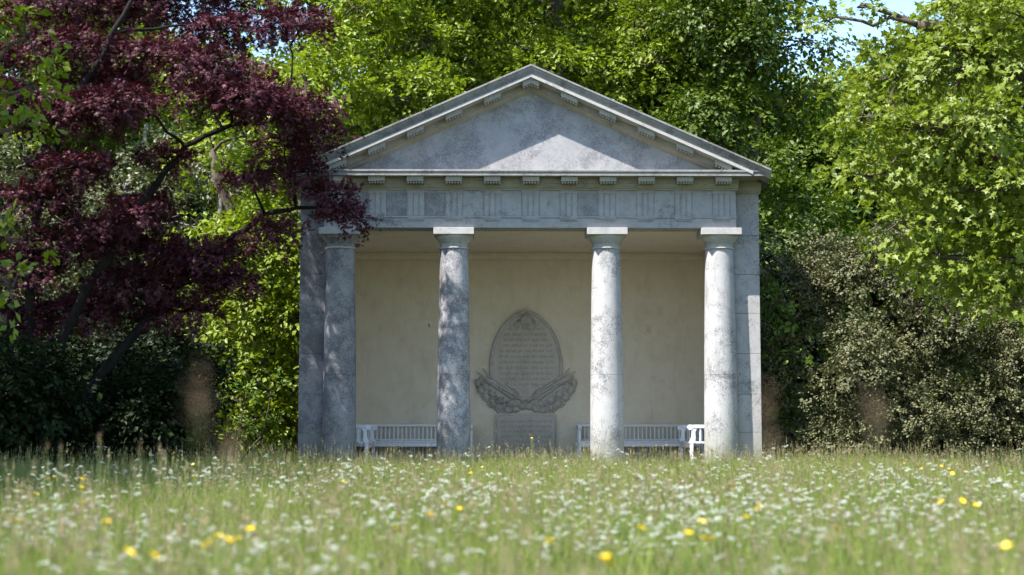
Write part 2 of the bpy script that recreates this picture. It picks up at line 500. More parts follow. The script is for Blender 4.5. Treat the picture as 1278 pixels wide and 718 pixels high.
# entablature
arch = MB().box(-W, W, 0.0, 0.45, 3.825, 3.983, 0.004).build("architrave", M['stone'], temple)
MB().box(-W - 0.012, W + 0.012, -0.018, 0.44, 3.984, 4.010).build("taenia", M['stone'], arch)
frieze = MB().box(-W + 0.003, W - 0.003, 0.004, 0.44, 4.011, 4.418).build("frieze", M['stone'], temple)
for k in range(-6, 6):            # metope panels between the triglyphs, each its own slab
    x0 = k * SP + 0.135 + 0.006; x1 = (k + 1) * SP - 0.135 - 0.006
    x0, x1 = max(x0, -W + 0.004), min(x1, W - 0.004)
    if x1 - x0 > 0.05:
        MB().box(x0, x1, -0.004, 0.02, 4.013, 4.385, 0.004).build("metope", M['metope'] if k in (-4, -3, -5, 1) else M['stone'], frieze)
tri_me = None
for k in range(-5, 6):
    if tri_me is None:
        w = 0.135
        prof = [(-w, 0), (-w, -0.010), (-w + 0.018, -0.022)]
        for c in (-w / 3, w / 3):
            prof += [(c - 0.018, -0.022), (c, -0.006), (c + 0.018, -0.022)]
        prof += [(w - 0.018, -0.022), (w, -0.010), (w, 0)]
        tm = MB().prism(prof, 'z', 4.012, 4.365)
        tm.box(-w - 0.004, w + 0.004, -0.028, 0.0, 4.366, 4.416)
        tri_me = tm.mesh("triglyph", M['stone'])
        rg = MB().box(-w, w, -0.022, 0.0, 3.965, 3.983)
        for j in range(6):
            c = -w + (j + 0.5) * 2 * w / 6
            rg.add([(c - .011, -.018, 3.965), (c + .011, -.018, 3.965), (c + .011, 0, 3.965), (c - .011, 0, 3.965),
                    (c - .017, -.024, 3.936), (c + .017, -.024, 3.936), (c + .017, 0, 3.936), (c - .017, 0, 3.936)],
                   [(0, 1, 5, 4), (1, 2, 6, 5), (3, 0, 4, 7), (4, 5, 6, 7)])
        reg_me = rg.mesh("regula", M['stone'])
        mu = MB().box(-0.13, 0.13, -0.285, 0.0, 4.520, 4.600, 0.004)
        for j in range(6):
            c = -0.13 + (j + 0.5) * 0.26 / 6
            for yy in (-0.255, -0.17, -0.09):
                mu.lathe([(0.017, 4.490), (0.012, 4.521)], 8, c, yy)
        mut_me = mu.mesh("mutule", M['mould'])
    t = link_mesh("triglyph", tri_me, temple, (k * SP, 0, 0))
    link_mesh("regula", reg_me, t)
    link_mesh("mutule", mut_me, temple, (k * SP, 0, 0))
# bed mould, porch then body sides
bedp = [(0.10, 4.419), (-0.03, 4.419), (-0.03, 4.440), (-0.055, 4.455), (-0.085, 4.49), (-0.085, 4.515), (-0.10, 4.520), (-0.10, 4.601), (0.10, 4.601)]
MB().prism(bedp, 'x', -W - 0.03, W + 0.03).build("bed_mould", M['mould'], temple)
for s in (-1, 1):
    p2 = [(y + 0.32, z) for y, z in bedp]
    a, b = sorted((s * (W + 0.033), s * (HB + 0.03)))
    MB().prism(p2, 'x', a, b).build("bed_mould", M['mould'], temple)
CW = 3.70
cor = MB()
cor.prism([(-0.335, 4.602), (-0.335, 4.655), (-0.35, 4.665), (-0.35, 4.690), (-0.30, 4.702), (4.15, 4.702), (4.15, 4.602), (-0.30, 4.602), (-0.30, 4.612), (-0.32, 4.612), (-0.32, 4.602)], 'x', -CW, CW)
cor.build("cornice", M['cornice'], temple)

# pediment
SL = 0.442
AP = 6.355
def top_z(x): return AP - SL * abs(x)
tym = MB().prism([(-3.45, 4.703), (3.45, 4.703), (0, 6.10)], 'y', 0.0, 0.30)
tym.build("tympanum", M['tymp'], temple)


def raking(sign, prof, name, mat, x0, x1, parent=temple):
    """profile (y, dz below the roof line) swept along the slope between x0 and x1 (horizontal distances)"""
    n = len(prof)
    v, f = [], []
    for x in (x0, x1):
        for (y, dz) in prof:
            v.append((sign * x, y, top_z(x) + dz))
    f.append(tuple(range(n))); f.append(tuple(range(2 * n - 1, n - 1, -1)))
    for k in range(n):
        f.append((k, (k + 1) % n, n + (k + 1) % n, n + k))
    return MB().add(v, f).build(name, mat, parent)


for s in (-1, 1):
    rc = raking(s, [(-0.40, 0), (-0.40, -0.028), (-0.385, -0.034), (-0.372, -0.075), (-0.335, -0.130), (-0.325, -0.150), (0.05, -0.150), (0.05, 0)],
           "raking_cornice", M['cornice'], 0.0 if s < 0 else 0.0, 3.735)
    raking(s, [(-0.352, -0.1505), (-0.352, -0.198), (-0.335, -0.206), (0.02, -0.206), (0.02, -0.1505)], "fillet", M['cap'], 0.0, 3.46, rc)
    raking(s, [(-0.004, -0.2065), (-0.10, -0.2065), (-0.10, -0.30), (-0.07, -0.315), (-0.05, -0.345), (-0.025, -0.36), (-0.004, -0.375)], "raking_bed_mould", M['mould'], 0.0, 3.12, rc)
    raking(s, [(0.051, -0.03), (4.2, -0.03), (4.2, -0.16), (0.051, -0.16)], "roof_slope", M['slate'], 0.0, 3.76)
for k in range(-5, 6):
    xc = k * SP
    v = []
    for x in (xc - 0.13, xc, xc + 0.13):
        for y in (-0.30, -0.1005):
            for dz in (-0.2075, -0.285):
                v.append((x, y, top_z(x) + dz))
    f = [(0, 1, 3, 2), (8, 10, 11, 9)]
    for a in (0, 4):
        f += [(a, a + 4, a + 5, a + 1), (a + 2, a + 3, a + 7, a + 6), (a, a + 2, a + 6, a + 4), (a + 1, a + 5, a + 7, a + 3)]
    mb = MB().add(v, f)
    for j in range(6):
        c = xc - 0.13 + (j + 0.5) * 0.26 / 6
        for yy in (-0.27, -0.19):
            mb.lathe([(0.017, top_z(c) - 0.315), (0.012, top_z(c) - 0.284)], 8, c, yy)
    mb.build("raking_mutule", M['mould'], temple)

# columns
for i, cx in enumerate((-3.0, -1.205, 1.205, 3.0)):
    col = empty("column", (cx, 0.25, 0), 0, temple)
    r0, r1 = 0.268, 0.222
    def rr(z):
        t = max(0.0, min(1.0, (z - 0.03) / 3.45))
        return r0 - (r0 - r1) * (t ** 1.7)
    prof = [(rr(z), z) for z in np.linspace(0.03, 1.518, 12)]
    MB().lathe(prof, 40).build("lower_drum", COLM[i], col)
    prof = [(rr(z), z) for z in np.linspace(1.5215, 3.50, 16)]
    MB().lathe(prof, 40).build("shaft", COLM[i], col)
    MB().lathe([(0.222, 3.501), (0.243, 3.506), (0.248, 3.516), (0.243, 3.528), (0.224, 3.533)], 40).build("astragal", M['cap'], col)
    MB().lathe([(0.221, 3.534), (0.222, 3.600), (0.232, 3.604), (0.232, 3.612), (0.242, 3.616), (0.242, 3.626), (0.262, 3.645), (0.285, 3.675),
                (0.298, 3.70), (0.300, 3.716)], 40).build("echinus", COLM[i] if i == 0 else M['cap'], col)
    MB().box(-0.318, 0.318, -0.318, 0.318, 3.717, 3.823, 0.005).build("abacus", M['cap'], col)

# ------------------------------------------------------------------ memorial tablet on the back wall
mem = empty("memorial_tablet", (TX, TY + YB, 0.03))
tag(mem, "grey oval inscribed memorial tablet with carved sprays on cream back wall", "memorial")


def egg(n=72, grow=0.0):
    pts = []
    for k in range(n):
        a = 2 * math.pi * k / n
        s, c = math.sin(a), math.cos(a)          # c = up
        cz = 1.72
        z = cz + ((0.98 if c >= 0 else 0.52) + grow) * c + 0.035 * max(0.0, c) ** 24
        x = (0.615 + grow) * s
        pts.append((x, z))
    return pts


MB().prism(egg(), 'y', -0.045, -0.001).build("tablet", M['tablet'], mem)
ep = egg(72, 0.012)
ring = [(x, -0.045, z) for x, z in ep] + [(ep[0][0], -0.045, ep[0][1])]
MB().tube(ring, 0.030, 8).build("rim", M['carving'], mem)
# shell crest at the head
sh = MB()
for k in range(9):
    a = RAD(-80 + 20 * k)
    p = [(0.0, -0.075, 2.50), (0.07 * math.sin(a), -0.10, 2.50 + 0.09 * math.cos(a) + 0.03), (0.125 * math.sin(a), -0.085, 2.54 + 0.15 * math.cos(a))]
    sh.tube(p, [0.012, 0.022, 0.026], 6)
sh.box(-0.05, 0.05, -0.085, -0.03, 2.47, 2.53, 0.006)
sh.build("shell_crest", M['carving'], mem)
for s in (-1, 1):
    sc_ = MB()
    sc_.tube([(s * 0.13, -0.06, 2.60), (s * 0.19, -0.07, 2.535), (s * 0.17, -0.07, 2.47), (s * 0.13, -0.07, 2.48), (s * 0.14, -0.07, 2.52)], [0.018, 0.02, 0.018, 0.014, 0.01], 6)
    sc_.build("crest_scroll", M['carving'], mem)
# inscription: rows of cut strokes too small to read
rng = np.random.default_rng(5)


def inscription(rows, name, parent, yface):
    mb = MB()
    for (z, half, h) in rows:
        x = -half + rng.uniform(0, .04)
        while x < half:
            for _ in range(rng.integers(3, 9)):
                if x > half: break
                w = rng.uniform(0.010, 0.022)
                a = rng.uniform(0.6, 1.0) * h
                mb.box(x, x + w * 0.35, yface - 0.003, yface + 0.002, z, z + a)
                if rng.random() < 0.6:
                    zz = z + a * rng.choice([0.0, 0.45, 0.85])
                    mb.box(x + w * 0.35, x + w, yface - 0.0029, yface + 0.002, zz, zz + h * 0.13)
                x += w + 0.009
            x += 0.028
    return tag(mb.build(name, M['letters'], parent), kind="stuff")


def egg_half(z):
    u = (z - 1.72) / (0.98 if z > 1.72 else 0.52)
    return 0.615 * math.sqrt(max(0, 1 - u * u))


inscription([(z, egg_half(z) * 0.80, 0.05) for z in np.arange(1.42, 2.45, 0.10)], "inscription", mem, -0.045)
# carved sprays: palm fronds over curling acanthus leaves, one to each side
for s in (-1, 1):
    fr = MB()
    for j in range(13):
        t = j / 12.0
        bx, bz = 0.10 + 0.62 * t, 1.19 + 0.36 * t
        for side in (-1, 1):
            a = math.atan2(0.36, 0.62) + side * (0.62 - 0.30 * t)
            L = 0.21 * (1 - 0.35 * t)
            p = [(s * bx, -0.060, bz), (s * (bx + L * .5 * math.cos(a)), -0.088, bz + L * .5 * math.sin(a)),
                 (s * (bx + L * math.cos(a - side * .15)), -0.062, bz + L * math.sin(a - side * .15))]
            fr.tube(p, [0.007, 0.015, 0.003], 5)
    fr.tube([(s * 0.02, -0.07, 1.14), (s * 0.4, -0.085, 1.37), (s * 0.74, -0.08, 1.56), (s * 0.88, -0.06, 1.68)], [0.024, 0.02, 0.016, 0.008], 6)
    fr.tube([(s * 0.12, -0.07, 1.22), (s * 0.42, -0.09, 1.45), (s * 0.66, -0.08, 1.60), (s * 0.78, -0.06, 1.74)], [0.018, 0.02, 0.016, 0.006], 6)
    fr.build("palm_frond", M['carving'], mem)
    ac = MB()
    lobes = [(0.16, 1.06, 0.10, -70), (0.30, 1.04, 0.12, -75), (0.44, 1.08, 0.13, -55), (0.56, 1.15, 0.13, -45), (0.67, 1.25, 0.12, -25), (0.76, 1.36, 0.11, -10),
             (0.82, 1.47, 0.09, 15), (0.26, 1.14, 0.12, -60), (0.42, 1.20, 0.13, -40), (0.56, 1.29, 0.12, -25), (0.68, 1.42, 0.11, 0), (0.06, 1.10, 0.10, -85)]
    for (x, z, r, ang) in lobes:
        a0 = RAD(ang)
        for k in range(-4, 5):
            a = a0 + k * 0.27
            q = 1.25 * r * (1 - 0.05 * abs(k)) * (1.0 if k % 2 else 0.86)
            p = [(s * (x - 0.03 * math.cos(a0)), -0.03, z - 0.03 * math.sin(a0)), (s * (x + q * .5 * math.cos(a)), -0.065, z + q * .5 * math.sin(a)),
                 (s * (x + q * .9 * math.cos(a)), -0.058, z + q * .9 * math.sin(a)), (s * (x + q * math.cos(a + .2)), -0.02, z + q * math.sin(a + .2))]
            ac.tube(p, [0.006, 0.010, 0.009, 0.003], 5)
    # curling ribbon ends along the lower edge
    for (x, z, r) in ((0.34, 0.985, 0.045), (0.50, 1.03, 0.04), (0.70, 1.17, 0.04), (0.86, 1.40, 0.035), (0.20, 0.985, 0.04)):
        p = [(s * (x + r * (1 - .1 * q) * math.cos(q * .75)), -0.06, z + r * (1 - .1 * q) * math.sin(q * .75)) for q in range(8)]
        ac.tube(p, [0.014 - 0.001 * q for q in range(8)], 5)
    ac.build("acanthus_spray", M['carving'], mem)
MB().prism([(-0.80, 1.50), (-0.62, 1.15), (-0.35, 1.0), (0.35, 1.0), (0.62, 1.15), (0.80, 1.50), (0.5, 1.45), (0.3, 1.25), (-0.3, 1.25), (-0.5, 1.45)], 'y', -0.02, -0.001).build("relief_ground", M['tablet'], mem)

slab = empty("inscribed_slab", (TX, TY + YB, 0.03))
tag(slab, "grey rectangular inscribed stone slab standing below the oval memorial tablet", "stone slab")
hw, tz = 0.553, 0.93
poly = [(-hw, 0), (hw, 0)]
for k in range(6): a = RAD(90 * k / 5); poly.append((hw - 0.07 + 0.07 * math.cos(a), tz - 0.07 + 0.07 * math.sin(a)))
for k in range(6): a = RAD(90 + 90 * k / 5); poly.append((-hw + 0.07 + 0.07 * math.cos(a), tz - 0.07 + 0.07 * math.sin(a)))
MB().prism(poly, 'y', -0.06, -0.001).build("panel", M['tablet'], slab)
bd = [(-hw + .035, 0.0)] + [(x * (1 - .035 / hw), z - .035) for x, z in poly[13:1:-1]] + [(hw - .035, 0.0)]
MB().tube([(x, -0.06, z) for x, z in bd], 0.010, 6).build("border", M['carving'], slab)
inscription([(z, 0.45, 0.042) for z in np.arange(0.14, 0.84, 0.09)], "inscription", slab, -0.06)

# ------------------------------------------------------------------ benches
def make_bench(length, label, loc, rz, end_arm=True):
    """local: x along the bench, back at y = +0.28, seat front at y = -0.28"""
    b = empty("bench", loc, rz)
    tag(b, label, "bench", "white slatted benches inside the temple")
    L = length / 2
    st = MB()
    for j in range(5):
        st.box(-L, L, -0.28 + j * 0.10, -0.28 + j * 0.10 + 0.085, 0.415, 0.442, 0.003)
    MB().box(-L + .02, L - .02, -0.262, -0.238, 0.345, 0.413, 0.003).build("apron", M['paint'], b)
    st.build("seat", M['paint'], b)
    MB().box(-L, L, 0.245, 0.29, 0.690, 0.735, 0.008).build("top_rail", M['paint'], b)
    MB().box(-L, L, 0.252, 0.284, 0.446, 0.476, 0.004).build("lower_rail", M['paint'], b)
    n = int(length / 0.072)
    sl = MB().box(-0.011, 0.011, 0.258, 0.276, 0.20, 0.689).mesh("slat", M['paint'])
    for j in range(1, n):
        link_mesh("slat", sl, b, (-L + length * j / n, 0, 0))
    for sx in (-1, 1):
        for y in (-0.24, 0.262):
            MB().box(sx * (L - .03) - .025, sx * (L - .03) + .025, y - .025, y + .025, 0.0, 0.414 if y < 0 else 0.689, 0.004).build("leg", M['paint'], b)
        arm = MB().box(sx * (L - .03) - .03, sx * (L - .03) + .03, -0.22, 0.244, 0.660, 0.712, 0.008)
        # scrolled front of the arm
        pts = []
        for q in range(9):
            a = RAD(90 + 36 * q)
            r = 0.045 - 0.003 * q
            pts.append((-0.235 + r * math.cos(a), 0.66 + r * math.sin(a)))
        poly = [(-0.221, 0.711), (-0.27, 0.718), (-0.30, 0.700), (-0.31, 0.665), (-0.29, 0.640), (-0.26, 0.630), (-0.235, 0.645), (-0.221, 0.661)]
        arm.prism(poly, 'x', sx * (L - .03) - .03, sx * (L - .03) + .03)
        arm = arm.build("arm", M['paint'], b)
        post = [(-0.275, 0.443), (-0.185, 0.443), (-0.18, 0.52), (-0.185, 0.60), (-0.15, 0.659), (-0.25, 0.659), (-0.24, 0.60), (-0.245, 0.52)]
        MB().prism(post, 'x', sx * (L - .03) - .02, sx * (L - .03) + .02).build("arm_post", M['paint'], arm)
        for y in (-0.10, 0.0, 0.10, 0.19):
            MB().box(sx * (L - .03) - .012, sx * (L - .03) + .012, y - .012, y + .012, 0.443, 0.659).build("baluster", M['paint'], arm)
    return b


make_bench(2.15, "white slatted bench against back wall, on the purple maple's side of the tablet", (TX - 2.02, TY + 3.38, 0.03), 0)
make_bench(2.20, "white slatted bench against back wall, on the brown bush's side of the tablet", (TX + 2.00, TY + 3.38, 0.03), 0)
make_bench(1.50, "white bench with scrolled arm along side wall, shaded behind the lichened column", (TX - 2.86, TY + 1.68, 0.03), RAD(90))
make_bench(1.50, "white bench with sunlit scrolled arm along side wall beside the clean pale column", (TX + 2.86, TY + 1.68, 0.03), RAD(-90))

# ------------------------------------------------------------------ foliage
def leaf_templates():
    T = {}
    T['oval'] = (np.array([(0, 0, 0), (.32, .27, .07), (.72, .22, .04), (1, 0, -.06), (.72, -.22, .04), (.32, -.27, .07)]), [[0, 1, 2, 3], [0, 3, 4, 5]])
    T['diamond'] = (np.array([(0, 0, 0), (.5, .30, .04), (1, 0, -.04), (.5, -.30, .04)]), [[0, 1, 2, 3]])
    st = [(0.0, .34), (.22, .20), (.44, .54), (.56, .20), (1.0, 0.0)]
    pts = [(0, 0)] + st + [(x, -y) for x, y in st[-2::-1]]
    v = np.array([(x, y, 0.10 * abs(y) - 0.12 * x * x) for x, y in pts])
    T['maple'] = (v, [[0, 1, 2], [0, 2, 3, 4], [0, 4, 5, 6], [0, 6, 7, 8], [0, 8, 9]])
    vs_, fs = [], []
    for k, a in enumerate((-76, -40, 0, 40, 76)):
        a = RAD(a); L = 1.0 - 0.0042 * abs(math.degrees(a))
        n = len(vs_)
        c, s_ = math.cos(a), math.sin(a)
        vs_ += [(c * .05 - s_ * .13, s_ * .05 + c * .13, .02), (c * .05 + s_ * .13, s_ * .05 - c * .13, .02), (c * L, s_ * L, -.10)]
        fs.append([n, n + 1, n + 2])
    T['palmate'] = (np.array(vs_), fs)
    return T


LT = leaf_templates()
UP = np.array([0, 0, 1.0])


def unit(a): return a / (np.linalg.norm(a, axis=-1, keepdims=True) + 1e-9)


def leaves_mesh(name, pos, d, nrm, size, tpl, mat):
    V, F = LT[tpl]
    d = unit(d)
    nrm = unit(nrm - d * np.sum(nrm * d, axis=1, keepdims=True))
    b = np.cross(nrm, d)
    k, n = len(V), len(pos)
    verts = (pos[:, None, :] + size[:, None, None] * (V[None, :, 0:1] * d[:, None, :] + V[None, :, 1:2] * b[:, None, :] + V[None, :, 2:3] * nrm[:, None, :])).reshape(-1, 3)
    lt = np.concatenate([np.array(f) for f in F]); sz = np.array([len(f) for f in F])
    loops = (lt[None, :] + (np.arange(n) * k)[:, None]).ravel()
    sizes = np.tile(sz, n)
    return fast_mesh(name, verts, loops, sizes, [mat])


def sprays(rng, clumps, per_m2, m, slen, lsize, droop=0.25, flat=0.9, inner=0.40, low=0.45):
    """leaves on small sprays spread through the clumps' volume: returns pos, dir, normal, size, spray roots with clump index"""
    P, O, CI = [], [], []
    for ci, (cx, cy, cz, rx, ry, rz) in enumerate(clumps):
        area = 4 * math.pi * (((rx * ry) ** 1.6 + (rx * rz) ** 1.6 + (ry * rz) ** 1.6) / 3) ** (1 / 1.6)
        n = max(4, int(area * per_m2))
        u = unit(rng.normal(size=(n, 3)))
        flip = (u[:, 2] < 0) & (rng.random(n) > low)
        u[flip, 2] *= -1
        rr_ = (inner ** 3 + (1 - inner ** 3) * rng.random(n)) ** (1 / 3) * rng.uniform(0.9, 1.12, n)
        r = np.array([rx, ry, rz])
        P.append(np.array([cx, cy, cz]) + u * r * rr_[:, None])
        O.append(unit(u / r)); CI.append(np.full(n, ci))
    P = np.concatenate(P); O = np.concatenate(O); CI = np.concatenate(CI)
    n = len(P)
    a = unit(O * 1.0 + rng.normal(size=(n, 3)) * 0.55 + np.array([0, 0, -droop]))
    pn = UP[None, :] * flat + O * 0.70 + rng.normal(size=(n, 3)) * 0.25
    pn = unit(pn - a * np.sum(pn * a, axis=1, keepdims=True))
    b = np.cross(pn, a)
    t = rng.random((n, m))
    side = rng.choice([-1.0, 1.0], (n, m))
    off = rng.random((n, m)) * 0.35 * slen * (1.1 - t * 0.6)
    sl = slen * rng.uniform(0.6, 1.3, (n, 1))
    pos = P[:, None, :] + a[:, None, :] * (t * sl)[..., None] + b[:, None, :] * (side * off)[..., None] + pn[:, None, :] * (rng.normal(size=(n, m)) * 0.08 * slen)[..., None] \
        - UP * (droop * 0.5 * slen * t * t)[..., None]
    d = a[:, None, :] * 0.6 + b[:, None, :] * (side * 0.75)[..., None] + rng.normal(size=(n, m, 3)) * 0.35 - UP * 0.30
    nr = pn[:, None, :] + rng.normal(size=(n, m, 3)) * 0.32
    size = lsize * rng.uniform(0.6, 1.2, (n, m))
    return pos.reshape(-1, 3), d.reshape(-1, 3), nr.reshape(-1, 3), size.ravel(), P, CI


def limb(mb, rng, p0, p1, r0, r1, sag=0.0, n=7, sides=6, wob=0.06):
    p0, p1 = np.array(p0, float), np.array(p1, float)
    L = np.linalg.norm(p1 - p0)
    t = np.linspace(0, 1, n)[:, None]
    pts = p0 + (p1 - p0) * t
    w = rng.normal(size=(n, 3)) * wob * L; w[0] = 0; w[-1] = 0
    pts = pts + w * 0.6 + UP * (np.sin(t * math.pi) * sag * L)
    mb.tube(pts, r0 + (r1 - r0) * np.linspace(0, 1, n) ** 0.8, sides)
    return pts


def auto_clumps(rng, c, r, n, cr, low=-0.9, inner=0.55, squash=0.7):
    out = []
    k = 0
    while len(out) < n and k < 5000:
        k += 1
        u = unit(rng.normal(size=3))
        if u[2] < low: continue
        q = rng.uniform(inner, 1.0)
        s = cr * rng.uniform(0.65, 1.3)
        p = np.array(c) + u * np.array(r) * q
        if p[2] - s * squash < 0.15: continue
        out.append((p[0], p[1], p[2], s, s, s * squash))
    return out


def make_tree(name, label, cat, base, clumps, leaf, lsize, tpl, per_m2, m, slen, bark, trunk_r, stems, seed, group=None, droop=0.25, flat=0.9, low=0.45,
              inner=0.40, twigs=5, limb_r=0.045, twig_r=0.010):
    """stems: list of polylines (absolute points) that form the trunk; every clump hangs on a limb that leaves the nearest stem"""
    rng = np.random.default_rng(seed)
    root = empty(name, base)
    tag(root, label, cat, group)
    B = np.array(base)
    cl = [(c[0] - B[0], c[1] - B[1], c[2] - B[2], *c[3:]) for c in clumps]
    pos, d, nr, size, P, CI = sprays(rng, cl, per_m2, m, slen, lsize, droop, flat, inner, low)
    crown = link_mesh("crown", leaves_mesh("crown", pos, d, nr, size, tpl, leaf), root)
    crown["kind"] = "stuff"
    mb = MB()
    allp, allr = [], []
    for st in stems:
        st = np.array(st[0], float) - B if isinstance(st, tuple) else np.array(st, float) - B
        tt = np.linspace(0, len(st) - 1, len(st) * 4)
        pts = np.stack([np.interp(tt, range(len(st)), st[:, k]) for k in range(3)], 1)
        pts[1:-1] += rng.normal(size=(len(pts) - 2, 3)) * trunk_r * 0.22
        rad = trunk_r * (1 - 0.72 * np.linspace(0, 1, len(pts))) * np.where(np.linspace(0, 1, len(pts)) < 0.06, 1.35, 1.0)
        rad = rad * (1 + 0.16 * np.sin(np.arange(len(rad)) * 2.1 + seed) * rng.random(len(rad)))
        mb.tube(pts, rad, 10)
        allp.append(pts); allr.append(rad)
    A = np.concatenate(allp); AR = np.concatenate(allr)
    for ci, c in enumerate(cl):
        cc = np.array(c[:3])
        dist = np.linalg.norm(A - cc, axis=1) + np.maximum(0, A[:, 2] - cc[2] + 0.1) * 1.5
        k = int(np.argmin(dist))
        L = np.linalg.norm(A[k] - cc)
        r0 = min(AR[k] * 0.8, limb_r * (0.6 + 0.25 * L))
        limb(mb, rng, A[k], cc, r0, twig_r * 1.5, sag=0.06, n=7)
        idx = np.where(CI == ci)[0]
        for j in rng.choice(idx, min(twigs, len(idx)), replace=False):
            limb(mb, rng, cc, P[j], twig_r * 1.4, twig_r * 0.4, n=4, sides=4)
    mb.build("trunk", bark, root)
    return root


R_ = np.random.default_rng

# -- copper (purple) Japanese maple whose branches reach over the temple's corner
pads = [  # x, y, z, rx, ry, rz : flat drooping tiers
    (-5.45, 21.7, 5.02, .50, .55, .20), (-6.05, 21.8, 4.95, .50, .5, .22), (-5.0, 21.6, 5.10, .42, .5, .18), (-3.55, 21.8, 5.52, .50, .5, .17), (-3.20, 22.0, 5.22, .52, .5, .17),
    (-2.65, 22.4, 5.18, .45, .5, .20), (-2.45, 22.6, 4.85, .35, .4, .17), (-5.70, 21.6, 4.22, .36, .4, .18), (-3.38, 22.0, 4.12, .38, .4, .15), (-2.80, 22.5, 4.28, .45, .4, .16),
    (-2.35, 22.9, 4.02, .42, .4, .15), (-2.10, 23.1, 3.75, .33, .35, .12), (-4.95, 21.8, 3.60, .40, .4, .15), (-5.4, 22.2, 3.45, .55, .5, .15), (-4.3, 22.6, 3.10, .60, .5, .14),
    (-3.75, 22.8, 2.75, .50, .4, .12), (-5.2, 22.8, 2.75, .75, .6, .20), (-6.3, 22.2, 3.85, .60, .6, .22), (-6.5, 22.3, 2.9, .55, .6, .24), (-4.5, 23.1, 2.35, .60, .5, .14),
    (-6.2, 22.6, 6.05, .85, .7, .24), (-4.9, 22.9, 6.05, .80, .7, .22), (-5.6, 23.0, 5.65, .75, .6, .22), (-3.9, 23.0, 6.45, .75, .6, .18), (-2.9, 23.0, 6.60, .60, .6, .14),
    (-4.15, 22.4, 5.40, .45, .5, .16), (-3.0, 22.8, 4.72, .42, .4, .13), (-6.7, 22.0, 5.2, .55, .6, .25), (-3.1, 22.6, 3.45, .42, .4, .12), (-4.6, 22.2, 4.45, .36, .4, .14),
    (-3.35, 21.3, 5.12, .55, .5, .18), (-2.95, 21.5, 4.92, .40, .4, .16), (-3.9, 21.2, 5.55, .50, .5, .18), (-6.0, 22.4, 3.25, .70, .6, .20), (-5.0, 22.9, 3.25, .70, .5, .18), (-4.4, 23.2, 2.85, .65, .5, .15), (-5.9, 23.0, 2.35, .80, .6, .20), (-3.9, 23.2, 3.25, .45, .4, .13), (-6.8, 22.8, 2.2, .6, .6, .22),
    (-5.1, 23.2, 3.9, .55, .5, .15), (-6.2, 23.2, 4.5, .7, .6, .22),
    # tiers above and beside the frame
    (-4.8, 23.6, 7.0, 1.2, .8, .30), (-6.4, 23.5, 6.95, 1.1, .8, .34), (-7.7, 22.6, 5.9, .9, .9, .35), (-7.9, 22.3, 4.5, .9, .9, .35), (-7.9, 22.6, 3.2, .9, .9, .32), (-4.9, 23.4, 7.9, 1.0, .9, .3)]
pads = [(a, b, c_, d_ * .95, e_ * .95, f_ * .78) for a, b, c_, d_, e_, f_ in pads]
mb_ = (-6.15, 22.6, 0.0)
stems = [[(-6.15, 22.6, 0), (-6.2, 22.55, .9), (-6.05, 22.4, 1.9), (-5.5, 22.3, 2.9), (-4.95, 22.2, 3.6), (-4.6, 22.15, 4.25), (-4.15, 22.1, 4.7), (-3.6, 22.2, 4.95), (-2.95, 22.5, 5.05)],
         [(-6.12, 22.6, 0.3), (-6.45, 22.5, 1.5), (-6.5, 22.3, 2.8), (-6.3, 22.2, 4.0), (-5.9, 22.2, 5.2), (-5.3, 22.4, 6.4), (-4.9, 22.6, 7.6)],
         [(-6.1, 22.65, 0.5), (-5.5, 22.9, 1.6), (-4.7, 23.0, 2.6), (-3.9, 22.9, 3.3), (-3.2, 22.8, 3.75), (-2.5, 22.9, 3.85)],
         [(-6.2, 22.6, 0.4), (-7.0, 22.4, 1.9), (-7.6, 22.3, 3.3), (-7.9, 22.3, 5.2)]]
make_tree("copper_maple", "spreading Japanese maple with dark purple leaves in tiers beside the temple", "tree", mb_, pads, M['copper'], 0.066, 'palmate', 60, 16, 0.26,
          M['bark'], 0.085, stems, 11, droop=0.55, flat=1.2, low=0.35, inner=0.35, twigs=8, limb_r=0.030, twig_r=0.008)

# -- big lime just out of view whose low branches hang in at the picture's edge and whose shade falls on the meadow
c = auto_clumps(R_(3), (-9.0, 14.0, 6.9), (4.2, 5.4, 3.6), 150, 1.0, low=-0.8, inner=0.3)
c = [k for k in c if k[0] + k[3] < -0.335 * k[1] - 0.1 and k[0] + 0.6 * k[3] < -6.5 + 0.35 * (k[1] - 9.4)]
low = [(-4.30, 14.6, 4.25, .28, .4, .25), (-4.32, 14.8, 3.85, .28, .4, .25), (-4.45, 14.8, 3.45, .24, .4, .18), (-4.42, 14.6, 2.35, .16, .3, .16), (-4.45, 14.8, 1.95, .18, .3, .18), (-4.48, 14.7, 1.60, .14, .3, .14),
      (-8.2, 20.4, 4.4, .9, .9, .6), (-8.6, 19.6, 5.4, 1.0, 1.0, .7), (-9.2, 20.8, 5.2, 1.0, 1.0, .7), (-8.0, 21.6, 3.9, .7, .8, .5), (-9.6, 19.0, 6.6, 1.0, 1.0, .7), (-8.9, 21.8, 5.0, .9, .9, .6), (-7.9, 20.6, 5.3, .7, .8, .5),  # boughs added out of view to shade the maple's stems and the bushes
      (-5.9, 15.0, 3.6, .5, .6, .35), (-6.0, 15.0, 2.2, .5, .6, .3)]
c += low
make_tree("lime_tree", "tall fresh green lime tree reaching in over the shaded meadow before the maple", "tree", (-9.3, 16.0, 0), c, M['beech'], 0.115, 'diamond', 8, 10, 0.30,
          M['bark_brown'], 0.28, [[(-9.3, 16, 0), (-9.25, 16, 2.5), (-9.4, 16.1, 5), (-9.2, 16, 8.5)], [(-9.3, 16, 2.0), (-7.6, 15.4, 2.7), (-6.0, 15.0, 3.2), (-5.2, 14.8, 3.5)]], 21)

